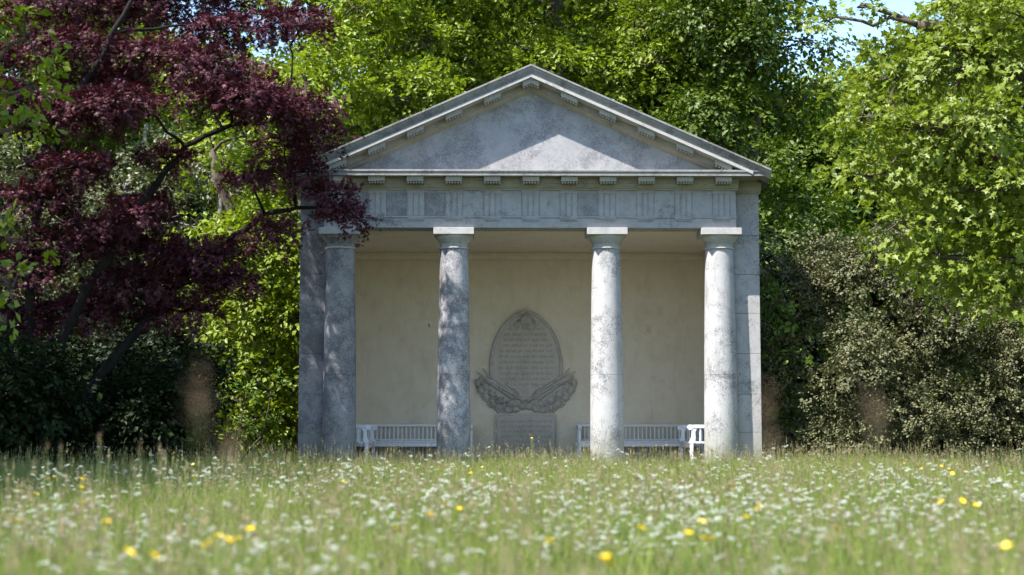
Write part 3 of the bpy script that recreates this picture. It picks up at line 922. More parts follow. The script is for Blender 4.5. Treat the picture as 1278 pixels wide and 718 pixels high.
# -- bright yellow-green tree behind the temple's shaded flank, leafy to the ground
c = auto_clumps(R_(4), (-3.0, 31.0, 5.6), (2.9, 2.2, 5.6), 74, 0.80, low=-1)
c += [(-4.4, 29.6, z, .8, .6, .5) for z in (0.9, 1.7, 2.5, 3.4, 4.3)] + [(-5.2, 29.8, z, .8, .6, .5) for z in (1.0, 2.1, 3.2, 4.2)] + [(-3.6, 29.8, z, .7, .6, .5) for z in (.7, 1.6, 2.8)]
make_tree("yellow_green_tree", "bright yellow-green leafy tree behind the lichened corner of the temple", "tree", (-3.6, 31.2, 0), c, M['lime'], 0.125, 'oval', 10, 11, 0.34,
          M['bark_brown'], 0.22, [[(-3.6, 31.2, 0), (-3.5, 31.2, 3), (-3.8, 31, 6), (-3.5, 31, 10)], [(-3.6, 31.2, 1.0), (-4.6, 30.6, 3.0), (-5.4, 30.4, 6)]], 22)

# -- the tall tree behind the pediment
c = auto_clumps(R_(5), (1.2, 33.2, 8.6), (4.6, 2.6, 5.6), 96, 0.95, low=-1)
c += [(1.0, 32.0, 9.3, .8, .6, .6), (.5, 32.1, 8.5, .8, .6, .55), (1.4, 31.9, 8.0, .8, .6, .55), (.9, 32.0, 10.3, .8, .6, .6), (2.6, 31.8, 7.2, .8, .6, .5), (3.3, 31.8, 6.3, .7, .6, .45), (3.0, 31.8, 8.3, .8, .6, .5)]
make_tree("broadleaf_tree", "tall broad green tree rising right behind the pediment's peak", "tree", (1.2, 33.6, 0), c, M['beech'], 0.125, 'oval', 10, 11, 0.36,
          M['bark_brown'], 0.34, [[(1.2, 33.6, 0), (1.1, 33.6, 4), (1.4, 33.4, 8), (1.2, 33.3, 12.5)], [(1.15, 33.6, 4), (-1.0, 33.3, 7), (-2.2, 33.2, 10)], [(1.15, 33.6, 4.5), (3.2, 33.3, 7), (4.2, 33.2, 10)]], 23)

# -- darker tree behind the clean columns' side
c = auto_clumps(R_(6), (4.75, 31.4, 6.0), (1.6, 2.0, 5.8), 58, 0.75, low=-1)
c += [(6.2, 31.0, 1.4, .8, .6, .6), (6.3, 31.0, 2.6, .8, .6, .6), (6.4, 31.0, 3.7, .8, .6, .6), (6.2, 31.0, 4.7, .7, .6, .5), (7.3, 31.2, 2.6, .8, .6, .6), (7.2, 31.2, 3.8, .8, .6, .5)]
make_tree("deep_green_tree", "dark green drooping tree between the temple's eave and the sky gap", "tree", (5.1, 31.6, 0), c, M['deep'], 0.115, 'diamond', 17, 12, 0.38,
          M['bark_brown'], 0.22, [[(5.1, 31.6, 0), (5.0, 31.6, 3), (5.2, 31.4, 7), (5.1, 31.4, 10.5)]], 24, droop=0.55)

# -- field maple leaning in over the oak bush, large lobed leaves
c = auto_clumps(R_(7), (8.6, 22.4, 6.0), (3.6, 2.3, 3.7), 74, 0.75, low=-0.95, inner=0.6, squash=0.5)
c = [k for k in c if k[0] > 5.1 + max(0, (k[2] - 4.9)) * 0.95 and k[2] > 2.4 + max(0, 6.4 - k[0]) * 0.9 and k[1] < 23.5]
c += [(5.15, 22.0, 5.0, .45, .5, .25), (5.2, 22.2, 4.2, .5, .5, .25), (5.6, 22.0, 3.5, .5, .5, .22), (6.1, 21.8, 3.0, .5, .5, .25), (6.6, 21.7, 2.6, .5, .5, .25), (7.1, 21.6, 2.35, .45, .5, .22),
      (4.75, 22.3, 6.45, .25, .3, .07), (5.15, 22.2, 6.62, .3, .3, .08), (5.7, 22.2, 5.6, .4, .4, .2), (6.3, 22.2, 6.0, .5, .5, .25), (6.7, 22.2, 6.6, .5, .5, .25), (7.3, 21.4, 3.2, .6, .5, .3), (6.5, 21.5, 3.9, .6, .5, .3), (6.0, 21.6, 4.7, .6, .5, .3), (6.9, 21.3, 4.8, .7, .5, .3)]
K = 0.90
c = [(a * K, b * K, .62 + (z - .62) * K, p * K, q * K, r * K) for a, b, z, p, q, r in c]
make_tree("field_maple", "bright green maple with lobed leaves hanging over the brown bush", "tree", (8.5, 20.3, 0), c, M['maple'], 0.095, 'maple', 20, 11, 0.34,
          M['bark_brown'], 0.24, [[(8.5, 20.3, 0), (8.4, 20.3, 2.2), (8.2, 20.2, 4.6), (7.9, 20.2, 7.7)], [(8.4, 20.3, 2.2), (7.4, 20.1, 3.3), (6.2, 19.9, 4.1), (5.0, 19.9, 4.7)], [(8.3, 20.3, 3.3), (6.8, 20.1, 5.1), (5.4, 20.0, 5.8)]], 25, droop=0.35, flat=1.2)

# -- holm oak bush, grey-brown new leaves
rng = R_(8)
c = []
for (x, y, z, r) in [(4.75, 27.2, .6, .7), (4.75, 27.2, 1.7, .75), (4.85, 27.3, 2.8, .7), (5.5, 26.9, .6, .9), (5.6, 26.9, 1.8, .95), (5.6, 27.0, 2.9, .8), (5.7, 27.2, 3.55, .55),
                     (6.5, 26.7, .7, .95), (6.5, 26.7, 1.9, 1.0), (6.5, 26.9, 3.0, .85), (6.5, 27.1, 3.75, .5), (7.5, 26.6, .7, 1.0), (7.5, 26.6, 1.9, 1.0), (7.5, 26.8, 2.9, .8),
                     (8.5, 26.6, .7, 1.0), (8.5, 26.6, 1.8, 1.0), (8.5, 26.8, 2.7, .8), (9.5, 26.7, .8, 1.0), (9.5, 26.7, 1.9, 1.0), (10.4, 26.9, 1.0, 1.1), (10.4, 26.9, 2.2, .9), (7.0, 27.6, 3.4, .6)]:
    for _ in range(6):
        o = rng.normal(size=3) * r * 0.45
        s = r * rng.uniform(.36, .60)
        c.append((x + o[0], y - 0.95 + o[1] * .7, max(s * .8, z + o[2]), s, s, s * .85))
make_tree("holm_oak_bush", "dense grey-brown evergreen oak bush beside the clean end of the temple", "bush", (7.3, 27.4, 0), c, M['oak'], 0.060, 'diamond', 40, 14, 0.20,
          M['bark'], 0.12, [[(7.3, 27.4, 0), (7.1, 27.3, 1.2), (6.6, 27.2, 2.4), (6.4, 27.1, 3.3)], [(7.4, 27.4, 0), (8.4, 27.2, 1.3), (9.2, 27, 2.1)], [(7.2, 27.4, .2), (5.9, 27.3, 1.2), (5.2, 27.2, 2.4)]], 26, low=0.8, droop=0.0, flat=0.8, inner=0.2)

# -- yellow-green sapling showing between the temple and the oak bush
c = [(4.62, 26.2, 2.7, .25, .25, .22), (4.85, 26.0, 2.45, .28, .25, .2), (4.7, 26.1, 1.9, .22, .2, .2), (4.75, 28.2, 3.1, .35, .3, .3), (5.05, 28.2, 2.9, .35, .3, .25), (4.7, 28.2, 2.3, .4, .3, .3), (4.65, 26.6, 1.0, .22, .2, .2), (4.75, 28.3, 3.7, .3, .3, .2)]
make_tree("hazel_sapling", "slim yellow-green sapling between the temple wall and the brown bush", "sapling", (4.8, 28.2, 0), c, M['young'], 0.10, 'oval', 14, 9, 0.25,
          M['bark_brown'], 0.03, [[(4.8, 28.2, 0), (4.75, 28.2, 1.5), (4.8, 28.2, 3.4)]], 27, limb_r=0.012, twig_r=0.005)

# -- dark evergreen bushes in the shade under the purple maple
for i, (x, y, w, h, lab) in enumerate([(-8.6, 25.6, 1.4, 3.0, "widest of the dark evergreen bushes in deep shade, beyond the maple's outer stem"),
                                        (-6.9, 26.2, 1.2, 2.5, "dark evergreen bush in deep shade right behind the maple's trunks"),
                                        (-5.6, 26.0, 1.0, 2.1, "low dark evergreen bush in shade between maple trunks and the glowing shrub"),
                                        (-6.2, 27.8, 1.3, 3.6, "tallest dark evergreen bush, furthest back in the shade behind the maple"),
                                        (-10.6, 26.2, 1.5, 3.4, "dark evergreen bush at the far outer end of the shaded row"),
                                        (-6.6, 21.8, 1.1, 1.9, "rounded dark evergreen bush hiding the foot of the purple maple's trunks"),
                                        (-5.0, 23.4, 0.9, 1.7, "small dark evergreen bush under the maple limb that leans to the temple")]):
    c = auto_clumps(R_(40 + i), (x, y, h * .48), (w, .8 if h > 1.5 else .45, h * .5), 26 if h > 1.5 else 16, 0.5 if h > 1.5 else 0.32, low=-1, inner=0.2)
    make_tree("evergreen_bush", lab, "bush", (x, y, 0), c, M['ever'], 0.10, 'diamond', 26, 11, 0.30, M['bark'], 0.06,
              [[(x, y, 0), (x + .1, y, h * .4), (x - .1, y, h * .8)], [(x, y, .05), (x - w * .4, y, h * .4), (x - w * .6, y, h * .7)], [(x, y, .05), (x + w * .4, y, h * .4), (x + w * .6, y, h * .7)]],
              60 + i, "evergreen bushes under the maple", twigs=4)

# -- light leafy shrub glowing beside the temple's shaded corner
c = [(-4.95, 26.4, .45, .45, .4, .3), (-4.4, 26.5, .55, .45, .4, .35), (-3.85, 26.6, .6, .4, .4, .4), (-5.0, 26.4, 1.0, .35, .3, .25), (-4.3, 26.7, 1.15, .4, .3, .3), (-3.7, 26.7, 1.3, .35, .3, .3), (-3.7, 26.9, .25, .4, .3, .2), (-4.6, 26.5, .2, .4, .3, .18)]
make_tree("young_shrub", "loose bright green shrub lit by sun at the temple's shaded foot", "shrub", (-4.3, 26.7, 0), c, M['young'], 0.075, 'oval', 13, 8, 0.24, M['bark_brown'], 0.025,
          [[(-4.3, 26.7, 0), (-4.2, 26.7, .7), (-4.1, 26.7, 1.3)], [(-4.3, 26.7, 0), (-4.8, 26.5, .5), (-5, 26.4, 1)], [(-4.3, 26.7, 0), (-3.8, 26.7, .6), (-3.7, 26.7, 1.3)]], 70, limb_r=0.012, twig_r=0.004)

# -- slim grey-barked trees in the wood behind the purple maple
tl = [(-7.6, 31.5, 6.0, "slim grey-barked tree seen through the maple, beside the bright yellow-green tree"),
      (-9.4, 33.0, 7.2, "tall grey-barked tree in the wood behind the maple's middle"),
      (-11.2, 32.0, 6.6, "grey-barked tree in the wood behind the maple's outer branches"),
      (-8.5, 37.0, 8.2, "far grey-barked tree deepest in the wood behind the maple"),
      (-13.0, 35.0, 9.5, "grey-barked tree at the outer end of the wood behind the maple"),
      (-6.3, 35.5, 7.5, "grey-barked tree half hidden behind the bright yellow-green tree")]
for i, (x, y, h, lab) in enumerate(tl):
    c = auto_clumps(R_(80 + i), (x, y, h * .58), (1.7, 1.5, h * .42), 30, 0.7, low=-1, inner=0.3)
    make_tree("grey_barked_tree", lab, "tree", (x, y, 0), c, M['grey_green'], 0.11, 'diamond', 11, 10, 0.4, M['bark_grey'], 0.15,
              [[(x, y, 0), (x + .3, y, h * .3), (x + .1, y, h * .6), (x + .4, y, h * .95)]], 90 + i, "grey-barked trees in the wood")

# ------------------------------------------------------------------ meadow
LIB = bpy.data.collections.new("meadow_library")      # source meshes for the instanced grass, not linked to the scene


def blade(V, F, MI, rng, x, y, h, w, lean, az, seg=3, mi=0, bend=1.6):
    ca, sa = math.cos(az), math.sin(az)
    wa = az + math.pi / 2 + rng.uniform(-.6, .6)
    cw, sw = math.cos(wa), math.sin(wa)
    n = len(V)
    for k in range(seg + 1):
        t = k / seg
        o = lean * h * t ** bend
        z = h * t * (1 - 0.25 * lean * t)
        hw = w * 0.5 * (1 - t ** 1.5)
        px, py = x + ca * o, y + sa * o
        if k < seg:
            V += [(px - cw * hw, py - sw * hw, z), (px + cw * hw, py + sw * hw, z)]
        else:
            V.append((px, py, z))
    for k in range(seg - 1):
        F.append([n + 2 * k, n + 2 * k + 1, n + 2 * k + 3, n + 2 * k + 2]); MI.append(mi)
    F.append([n + 2 * seg - 2, n + 2 * seg - 1, n + 2 * seg]); MI.append(mi)


def seed_stalk(V, F, MI, rng, x, y, h, r, mi=1, head=0.09):
    az = rng.uniform(0, 6.28); lean = rng.uniform(0.02, 0.16)
    ca, sa = math.cos(az), math.sin(az)
    n = len(V)
    zs = [0, h * .5, h]
    for z in zs:
        o = lean * h * (z / h) ** 2
        for k in range(3):
            a = k * 2.094
            V.append((x + ca * o + r * math.cos(a), y + sa * o + r * math.sin(a), z))
    for j in range(2):
        for k in range(3):
            F.append([n + j * 3 + k, n + j * 3 + (k + 1) % 3, n + j * 3 + 3 + (k + 1) % 3, n + j * 3 + 3 + k]); MI.append(0 if mi == 1 else mi)
    ox, oy = x + ca * lean * h, y + sa * lean * h
    for j in range(14):                               # spikelets
        t = rng.random()
        z = h - head * 0.2 + head * t
        a = rng.uniform(0, 6.28)
        l = head * 0.28 * (1.2 - t); s_ = 0.0035
        d = np.array([math.cos(a) * .6, math.sin(a) * .6, .8]) * l
        p = np.array([ox, oy, z])
        q = np.array([-math.sin(a), math.cos(a), 0]) * s_
        n = len(V)
        V += [tuple(p), tuple(p + d * .5 + q), tuple(p + d), tuple(p + d * .5 - q)]
        F.append([n, n + 1, n + 2, n + 3]); MI.append(mi)


def to_lib(name, V, F, MI, mats):
    me = fast_mesh(name, np.array(V), np.concatenate([np.array(f) for f in F]), np.array([len(f) for f in F]), mats, MI)
    o = bpy.data.objects.new(name, me)
    return o


def scatter(name, objs, pts, rot, scl, idx, label, cat, kind="stuff"):
    c = bpy.data.collections.new(name + "_set")
    for k, o in enumerate(objs):
        o.name = "%s_tuft.%03d" % (name, k)
        c.objects.link(o)
    me = bpy.data.meshes.new(name)
    me.vertices.add(len(pts))
    me.vertices.foreach_set("co", np.asarray(pts, np.float32).ravel())
    for an, typ, arr in (("rot", 'FLOAT', rot), ("scl", 'FLOAT', scl), ("pick", 'INT', idx)):
        at = me.attributes.new(an, typ, 'POINT')
        at.data.foreach_set("value", np.asarray(arr, np.float32 if typ == 'FLOAT' else np.int32))
    o = link_mesh(name, me)
    ng = bpy.data.node_groups.new(name + "_nodes", 'GeometryNodeTree')
    ng.interface.new_socket("Geometry", in_out='INPUT', socket_type='NodeSocketGeometry')
    ng.interface.new_socket("Geometry", in_out='OUTPUT', socket_type='NodeSocketGeometry')
    gi = ng.nodes.new("NodeGroupInput"); go = ng.nodes.new("NodeGroupOutput")
    ip = ng.nodes.new("GeometryNodeInstanceOnPoints")
    ci = ng.nodes.new("GeometryNodeCollectionInfo")
    ci.inputs["Collection"].default_value = c
    ci.inputs["Separate Children"].default_value = True
    ci.inputs["Reset Children"].default_value = True
    def attr(n, t):
        a = ng.nodes.new("GeometryNodeInputNamedAttribute"); a.data_type = t; a.inputs["Name"].default_value = n
        return a.outputs["Attribute"]
    cx = ng.nodes.new("ShaderNodeCombineXYZ")
    ng.links.new(attr("rot", 'FLOAT'), cx.inputs[2])
    e2r = ng.nodes.new("FunctionNodeEulerToRotation")
    ng.links.new(cx.outputs[0], e2r.inputs[0])
    ip.inputs["Pick Instance"].default_value = True
    ng.links.new(gi.outputs[0], ip.inputs["Points"])
    ng.links.new(ci.outputs[0], ip.inputs["Instance"])
    ng.links.new(attr("pick", 'INT'), ip.inputs["Instance Index"])
    ng.links.new(e2r.outputs[0], ip.inputs["Rotation"])
    ng.links.new(attr("scl", 'FLOAT'), ip.inputs["Scale"])
    ng.links.new(ip.outputs[0], go.inputs[0])
    md = o.modifiers.new("scatter", 'NODES'); md.node_group = ng
    tag(o, label, cat, kind=kind)
    return o


rng = R_(200)
tufts = []
for k in range(10):
    V, F, MI = [], [], []
    for _ in range(46):
        r = 0.15 * math.sqrt(rng.random()); a = rng.uniform(0, 6.28)
        h = rng.uniform(0.16, 0.40) * (1.0 if rng.random() < .85 else 1.15)
        blade(V, F, MI, rng, r * math.cos(a), r * math.sin(a), h, rng.uniform(.004, .008), rng.uniform(.05, .75), rng.uniform(0, 6.28))
    for _ in range(rng.integers(0, 4) if k % 3 else 3):
        r = 0.15 * math.sqrt(rng.random()); a = rng.uniform(0, 6.28)
        seed_stalk(V, F, MI, rng, r * math.cos(a), r * math.sin(a), rng.uniform(.28, .52), 0.0012, head=rng.uniform(.05, .10))
    tufts.append(to_lib("t", V, F, MI, [M['grass'], M['seed']]))


def meadow_points(rng, n_try, dens):
    y = rng.uniform(1.7, 31, n_try)
    x = rng.uniform(-13, 13, n_try)
    half = 0.36 * y + 2.2
    ok = np.abs(x) < half
    ok &= ~((np.abs(x - TX) < HB + 0.12) & (y > TY - 0.30))     # not on the temple's floor
    p = np.where(y < 7, 1.0, np.where(y < 14, 0.85, 0.62))
    ok &= rng.random(n_try) < p * dens
    return np.stack([x[ok], y[ok], gz(y[ok])], 1)


pts = meadow_points(rng, 52000, 1.0)
hs = 0.80 + 0.22 * np.sin(pts[:, 0] * 1.3 + 1.0) * np.sin(pts[:, 1] * 0.9) + rng.normal(size=len(pts)) * 0.17
scatter("long_grass", tufts, pts, rng.uniform(0, 6.28, len(pts)), np.clip(hs, .5, 1.2) * np.interp(pts[:, 1], [8, 16], [1.0, 0.80]), rng.integers(0, len(tufts), len(pts)),
        "long green meadow grass with tan seed heads before the temple", "grass")

# umbel wildflowers: stem, leaf and a flat head of tiny white florets
def umbel_meshes(rng):
    h = rng.uniform(0.32, 0.44)
    st = MB()
    bend = rng.normal(size=2) * 0.03
    V, F, MI = [], [], []
    fork = np.array([bend[0] * .3, bend[1] * .3, h * rng.uniform(.45, .6)])
    st.tube([(0, 0, 0), tuple(fork)], [0.0022, 0.0018], 4)
    for q in range(rng.integers(1, 5)):
        hh = h * (1.0 if q == 0 else rng.uniform(.76, .97))
        a0 = rng.uniform(0, 6.28); sp = rng.uniform(.0, .03) if q == 0 else rng.uniform(.03, .10)
        R = rng.uniform(0.008, 0.020)
        top = np.array([fork[0] + sp * math.cos(a0), fork[1] + sp * math.sin(a0), hh - 0.9 * R])
        st.tube([tuple(fork), tuple((fork + top) / 2 + np.array([sp * .15 * math.cos(a0), sp * .15 * math.sin(a0), -.01])), tuple(top)], [0.0016, 0.0013, 0.0010], 4)
        nk = rng.integers(7, 13)
        tx, ty = rng.normal(size=2) * .22
        for k in range(nk):
            a = k * 2.4; r = R * math.sqrt((k + .5) / nk)
            dx, dy = r * math.cos(a), r * math.sin(a)
            tip = np.array([top[0] + dx, top[1] + dy, hh + rng.normal() * .002 - 0.25 * r + tx * dx + ty * dy])
            st.tube([tuple(top), tuple(tip)], 0.0005, 3)
            for j in range(5):
                b0 = rng.uniform(0, 6.28); rr_ = 0.0052 * math.sqrt(rng.random())
                c_ = tip + np.array([rr_ * math.cos(b0), rr_ * math.sin(b0), rng.normal() * .0018])
                n = len(V); s_ = rng.uniform(.0015, .0029)
                tz = rng.normal(size=2) * .7
                for w in range(4):
                    b = w * 1.57 + b0
                    V.append((c_[0] + s_ * math.cos(b), c_[1] + s_ * math.sin(b), c_[2] + s_ * (tz[0] * math.cos(b) + tz[1] * math.sin(b))))
                F.append([n, n + 1, n + 2, n + 3]); MI.append(0)
    head = fast_mesh("flower_head", np.array(V), np.concatenate([np.array(f) for f in F]), np.array([4] * len(F)), [M['white']], MI)
    lv = MB()
    for sgn in (1, -1):
        a = rng.uniform(0, 6.28)
        for j in range(7):
            t = j / 6
            bx, by, bz = 0.012 + .05 * t, 0, h * .35 + 0.05 * t
            for q in (-1, 1):
                lv.add([(bx * math.cos(a), bx * math.sin(a), bz), ((bx + .012) * math.cos(a) - q * .014 * math.sin(a), (bx + .012) * math.sin(a) + q * .014 * math.cos(a), bz + .004),
                        ((bx + .016) * math.cos(a) - q * .008 * math.sin(a), (bx + .016) * math.sin(a) + q * .008 * math.cos(a), bz + .008)], [(0, 1, 2)])
    return st.mesh("stem", M['stem']), head, lv.mesh("leaf", M['stem']), (V, F, st)


UM = [umbel_meshes(rng) for _ in range(14)]


def umbel_density(x, y):
    return 0.35 + 0.55 * np.sin(x * 1.1 + 0.4) * np.sin(y * 0.8 + x * .35 + .7) + 0.35 * np.sin(x * 2.9 + y * 1.1) * np.sin(y * 2.3 - x * 1.7)


nt_ = 11000
uy = 3.6 + 15.5 * rng.random(nt_) ** 1.1
ux = rng.uniform(-1, 1, nt_) * (0.345 * uy + 0.15)
keep = rng.random(nt_) < np.clip(umbel_density(ux, uy), 0.06, 1.0) * np.interp(uy, [4, 6, 7, 12, 17], [.08, .16, .48, .45, .05]) * np.where((ux < -1.2) & (uy > 13), .45, 1)
ux, uy = ux[keep], uy[keep]
order = np.argsort(uy)
ux, uy = ux[order], uy[order]
UL = "white wildflower with flat lacy heads on thin forked stems in the meadow"
for k in range(300):
    r = empty("umbel_flower", (ux[k], uy[k], float(gz(uy[k]))), rng.uniform(0, 6.28))
    sc_ = rng.uniform(.70, 1.08); r.scale = (sc_, sc_, sc_)
    tag(r, UL, "wildflower", "white umbel flowers in the meadow")
    st_, hd, lf, _ = UM[rng.integers(0, 14)]
    link_mesh("stem", st_, r); link_mesh("flower_head", hd, r)["kind"] = "stuff"; link_mesh("foliage", lf, r)["kind"] = "stuff"
far = []
for st_, hd, lf, (V, F, stm) in UM:
    n0 = len(V)
    V2 = list(V) + list(stm.v); F2 = [list(f) for f in F] + [[i + n0 for i in f] for f in stm.f]
    far.append(to_lib("u", V2, F2, [0] * len(F) + [1] * len(stm.f), [M['white'], M['stem']]))
n = len(ux) - 300
scatter("distant_umbels", far, np.stack([ux[300:], uy[300:], gz(uy[300:])], 1), rng.uniform(0, 6.28, n), rng.uniform(.75, 1.18, n), rng.integers(0, 14, n),
        "drifts of small white wildflowers further off in the meadow", "wildflowers")

# buttercups: each its own plant
def buttercup_meshes(rng, h):
    st = MB()
    b = rng.normal(size=2) * 0.035
    st.tube([(0, 0, 0), (b[0] * .3, b[1] * .3, h * .5), (b[0], b[1], h)], [0.0022, 0.0016, 0.0012], 5)
    fl = MB()
    tilt = rng.normal(size=2) * .25
    for k in range(5):
        a = k * 2 * math.pi / 5
        ca, sa = math.cos(a), math.sin(a)
        V = []
        for (r, w, z) in ((.001, .001, 0), (.006, .0055, .003), (.0105, .0062, .008), (.0120, .0035, .0115)):
            for q in (-1, 1):
                x, y = r * ca - q * w * sa, r * sa + q * w * ca
                V.append((b[0] + x, b[1] + y, h + z + tilt[0] * x + tilt[1] * y))
        fl.add(V, [(0, 1, 3, 2), (2, 3, 5, 4), (4, 5, 7, 6)], True)
    fl.lathe([(.0035, h + .001), (.004, h + .004), (.001, h + .006)], 8, b[0], b[1])
    lv = MB()
    for _ in range(4):
        a = rng.uniform(0, 6.28); z = h * rng.uniform(.15, .6)
        for q in (-.5, 0, .5):
            L = rng.uniform(.02, .045)
            lv.add([(0, 0, z), (L * .6 * math.cos(a + q) - .004 * math.sin(a), L * .6 * math.sin(a + q) + .004 * math.cos(a), z + .012), (L * math.cos(a + q), L * math.sin(a + q), z + .014),
                    (L * .6 * math.cos(a + q) + .004 * math.sin(a), L * .6 * math.sin(a + q) - .004 * math.cos(a), z + .012)], [(0, 1, 2, 3)])
    return st.mesh("stem", M['stem']), fl.mesh("flower", M['petal']), lv.mesh("leaf", M['stem'])


BC = [(buttercup_meshes(rng, 0.42)) for _ in range(6)]
bl = "yellow buttercup on a slender stem among the meadow grass"
# (metres to the side, metres out from the camera, height)
spots = [
    (-0.82, 5.11, 0.29), (-0.85, 4.61, 0.29), (-0.94, 5.3, 0.25), (-0.93, 5.43, 0.25), (-0.76, 4.43, 0.29), (-0.98, 4.35, 0.28), (-0.89, 4.22, 0.28), (-3.05, 10.88, 0.3),
    (-2.78, 10.16, 0.31), (-2.7, 10.04, 0.31), (-2.58, 10.07, 0.31), (-2.81, 9.31, 0.28), (-2.52, 8.57, 0.29), (-2.44, 8.34, 0.28), (-1.9, 7.12, 0.29), (-1.51, 5.41, 0.3),
    (-1.23, 5.54, 0.29), (-2.43, 13.13, 0.34), (-2.21, 11.87, 0.32), (-2.04, 10.79, 0.3), (-1.95, 13.82, 0.33), (-0.41, 6.76, 0.25), (-0.25, 5.5, 0.27), (-0.19, 7.27, 0.27),
    (-0.17, 6.9, 0.27), (-0.14, 6.13, 0.29), (0.14, 4.95, 0.27), (0.24, 4.26, 0.27), (0.26, 4.12, 0.26), (0.45, 5.9, 0.25), (0.63, 5.39, 0.26), (-0.13, 12.93, 0.32),
    (-0.18, 11.05, 0.32), (-0.31, 10.89, 0.34), (0.74, 5.7, 0.28), (0.69, 5.11, 0.26), (0.68, 4.58, 0.29), (0.97, 5.94, 0.29), (1.1, 6.54, 0.29), (1.34, 8.37, 0.31),
    (3.26, 12.65, 0.35), (3.3, 12.43, 0.35), (3.32, 12.31, 0.32), (3.22, 11.68, 0.35), (3.2, 11.23, 0.34), (3.31, 11.6, 0.31), (3.11, 10.77, 0.32), (3.39, 11.54, 0.33),
    (2.08, 7.35, 0.28), (2.05, 7.09, 0.28), (2.2, 7.47, 0.28), (1.4, 4.44, 0.29), (-3.35, 16.65, 0.39), (-0.94, 9.56, 0.31), (1.23, 5.53, 0.27), (-1.21, 4.13, 0.29),
    (-2.09, 8.37, 0.31), (2.32, 24.2, 0.43), (2.46, 24.1, 0.4), (2.57, 24.2, 0.41), (-0.07, 24.0, 0.55), (0.01, 24.1, 0.61), (0.56, 24.0, 0.51), (0.61, 23.9, 0.5),
    (0.59, 24.0, 0.56), (0.11, 23.6, 0.37), (-0.17, 14, 0.29),
]
for k, (x, y, z) in enumerate(spots):
    r = empty("buttercup", (x, y, float(gz(y))), rng.uniform(0, 6.28))
    q = (z - float(gz(y))) / 0.42
    r.scale = (1.15, 1.15, q * 1.04)
    tag(r, bl if y < 23 else "tall yellow buttercup standing up before the temple floor", "buttercup", "buttercups in the meadow" if y < 23 else "tall buttercups at the temple's foot")
    for nm, me in zip(("stem", "flower", "leaf"), BC[rng.integers(0, 6)]):
        q = link_mesh(nm, me, r)
        if nm == "leaf": q.name = "foliage"; q["kind"] = "stuff"

# tall grass flower stalks standing close to the camera, soft in the picture
def stalk(x, y, h, head, wid, lab, mat, group):
    h = h - float(gz(y))
    r = empty("grass_stalk", (x, y, float(gz(y))))
    tag(r, lab, "grass stalk", group)
    b = rng.normal(size=2) * (0.006 if y < 3 else 0.02)
    pts = [(0, 0, 0), (b[0] * .25, b[1] * .25, h * .5), (b[0], b[1], h)]
    q = 0.35 if y < 3 else 0.7
    MB().tube(pts, [0.0020 * q, 0.0016 * q, 0.0010 * q], 5).build("stem", M['stem'], r)
    hd = MB()
    for j in range(26 if y < 3 else 16):
        t = min(1.0, max(0.0, rng.normal() * .26 + .5))
        a = rng.uniform(0, 6.28)
        w = abs(rng.normal()) * wid * (1.1 - .7 * t)           # loose open panicle, widest low down
        p = np.array([b[0], b[1], h - head * .5 + head * t])
        c_ = p + np.array([math.cos(a) * w, math.sin(a) * w, 0])
        e = c_ + np.array([math.cos(a) * .003, math.sin(a) * .003, .006])
        s = np.array([-math.sin(a), math.cos(a), 0]) * .0016
        m_ = (c_ + e) / 2
        hd.add([c_, m_ + s, e, m_ - s], [(0, 1, 2, 3)])
        k_ = np.array([0, 0, .0003])
        hd.add([p - np.array([0, 0, .006]), c_ - k_, c_ + k_], [(0, 1, 2)])
    hd.build("seed_head", mat, r)
    lv = MB()
    for _ in range(2):
        a = rng.uniform(0, 6.28); z0 = h * rng.uniform(.02, .15); L = h * .30
        s = np.array([-math.sin(a), math.cos(a), 0]) * .0035
        p0 = np.array([0, 0, z0]); p1 = p0 + np.array([math.cos(a) * L * .3, math.sin(a) * L * .3, L * .7]); p2 = p0 + np.array([math.cos(a) * L * .7, math.sin(a) * L * .7, L * .85])
        lv.add([p0 - s, p0 + s, p1 + s, p1 - s, p2], [(0, 1, 2, 3), (3, 2, 4)])
    tag(lv.build("foliage", M['grass'], r), kind="stuff")

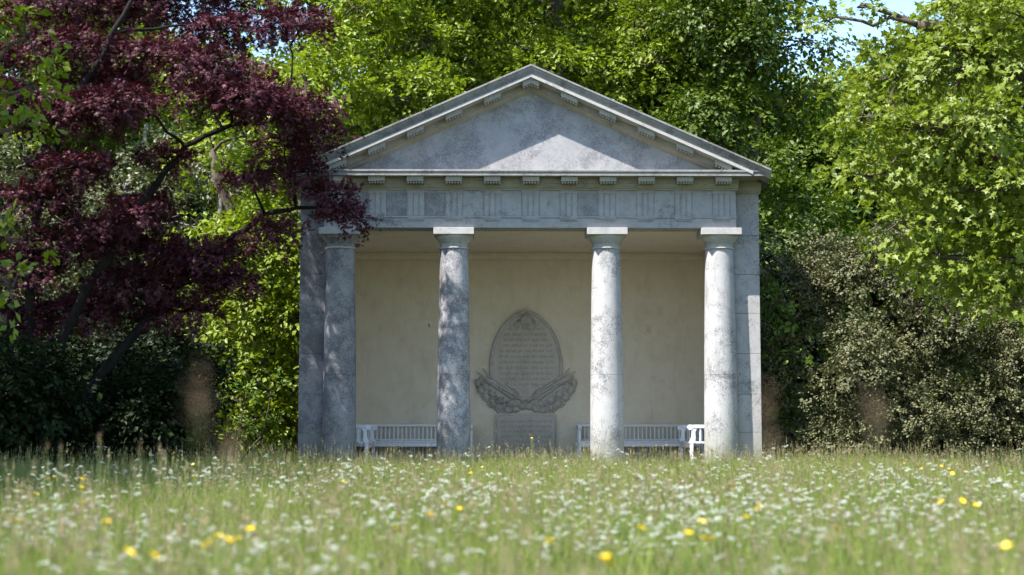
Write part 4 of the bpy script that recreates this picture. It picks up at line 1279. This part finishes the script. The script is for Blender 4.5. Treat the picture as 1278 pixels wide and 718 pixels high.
TS = "tall grass stalk with feathery brown seed head rising above the meadow"
def at(px, Y): return (px - 616) / 2000 * Y
for (px, py, Y, head, wid) in [(253, 500, 1.6, .070, .009), (285, 565, 1.7, .06, .010), (957, 545, 1.5, .085, .011), (966, 590, 1.7, .07, .010), (1094, 525, 1.5, .055, .012),
                               (640, 650, 1.6, .08, .010), (420, 640, 1.8, .08, .010), (120, 660, 1.7, .08, .010), (1200, 670, 1.7, .08, .010),
                               (48, 558, 5.5, .04, .008), (78, 560, 5.8, .04, .008), (120, 556, 6.0, .04, .007), (185, 560, 6.2, .04, .007), (202, 560, 6.0, .04, .007), (130, 545, 6.0, .04, .007)]:
    stalk(round(at(px, Y), 3), Y, round(0.62 - (py - 540) / 2000 * Y, 3), head, wid, TS if Y < 4 else "slender grass stalk with small brown seed head against the dark bushes", M['pinkbrown'], "tall grass stalks" if Y < 4 else "seeding grass stalks before the dark bushes")

# -- closing wood far behind, one mass of leafy boughs
rng = R_(120)
boughs = []
for k in range(6):
    cl = auto_clumps(rng, (0, 0, 5), (1.1, 0.9, 0.8), 7, 0.7, low=-1, inner=0.1)
    cl = [(a, b, c_ - 5, d_, e_, f_) for a, b, c_, d_, e_, f_ in cl]
    pos, d, nr, size, P, CI = sprays(rng, cl, 12, 11, 0.5, 0.15, 0.25, 0.9, 0.3, 0.5)
    boughs.append(bpy.data.objects.new("bough", leaves_mesh("bough", pos, d, nr, size, 'diamond', M['beech'] if k % 2 else M['deep'])))
wp = []
for row, y0 in ((0, 39.0), (1, 44.0), (2, 50.0)):
    for x in np.arange(-46, 47, 1.5):
        top = (6.5, 10.5, 15.0)[row] + 1.6 * math.sin(x * .45 + row) + rng.normal() * .5
        if 6.5 < x < 14.5: top = min(top, (6.5, 8.5, 11.5)[row])
        if -11.5 < x < -6.5: top = min(top, 11.5)
        for z in np.arange(0.6, top, 1.25):
            wp.append((x + rng.normal() * .4, y0 + rng.normal() * .9, z + rng.normal() * .2))
wp = np.array(wp); n = len(wp)
scatter("woodland", boughs, wp, rng.uniform(0, 6.28, n), rng.uniform(.9, 1.3, n), rng.integers(0, 6, n), "far belt of leafy woodland closing the view behind the garden", "woodland")
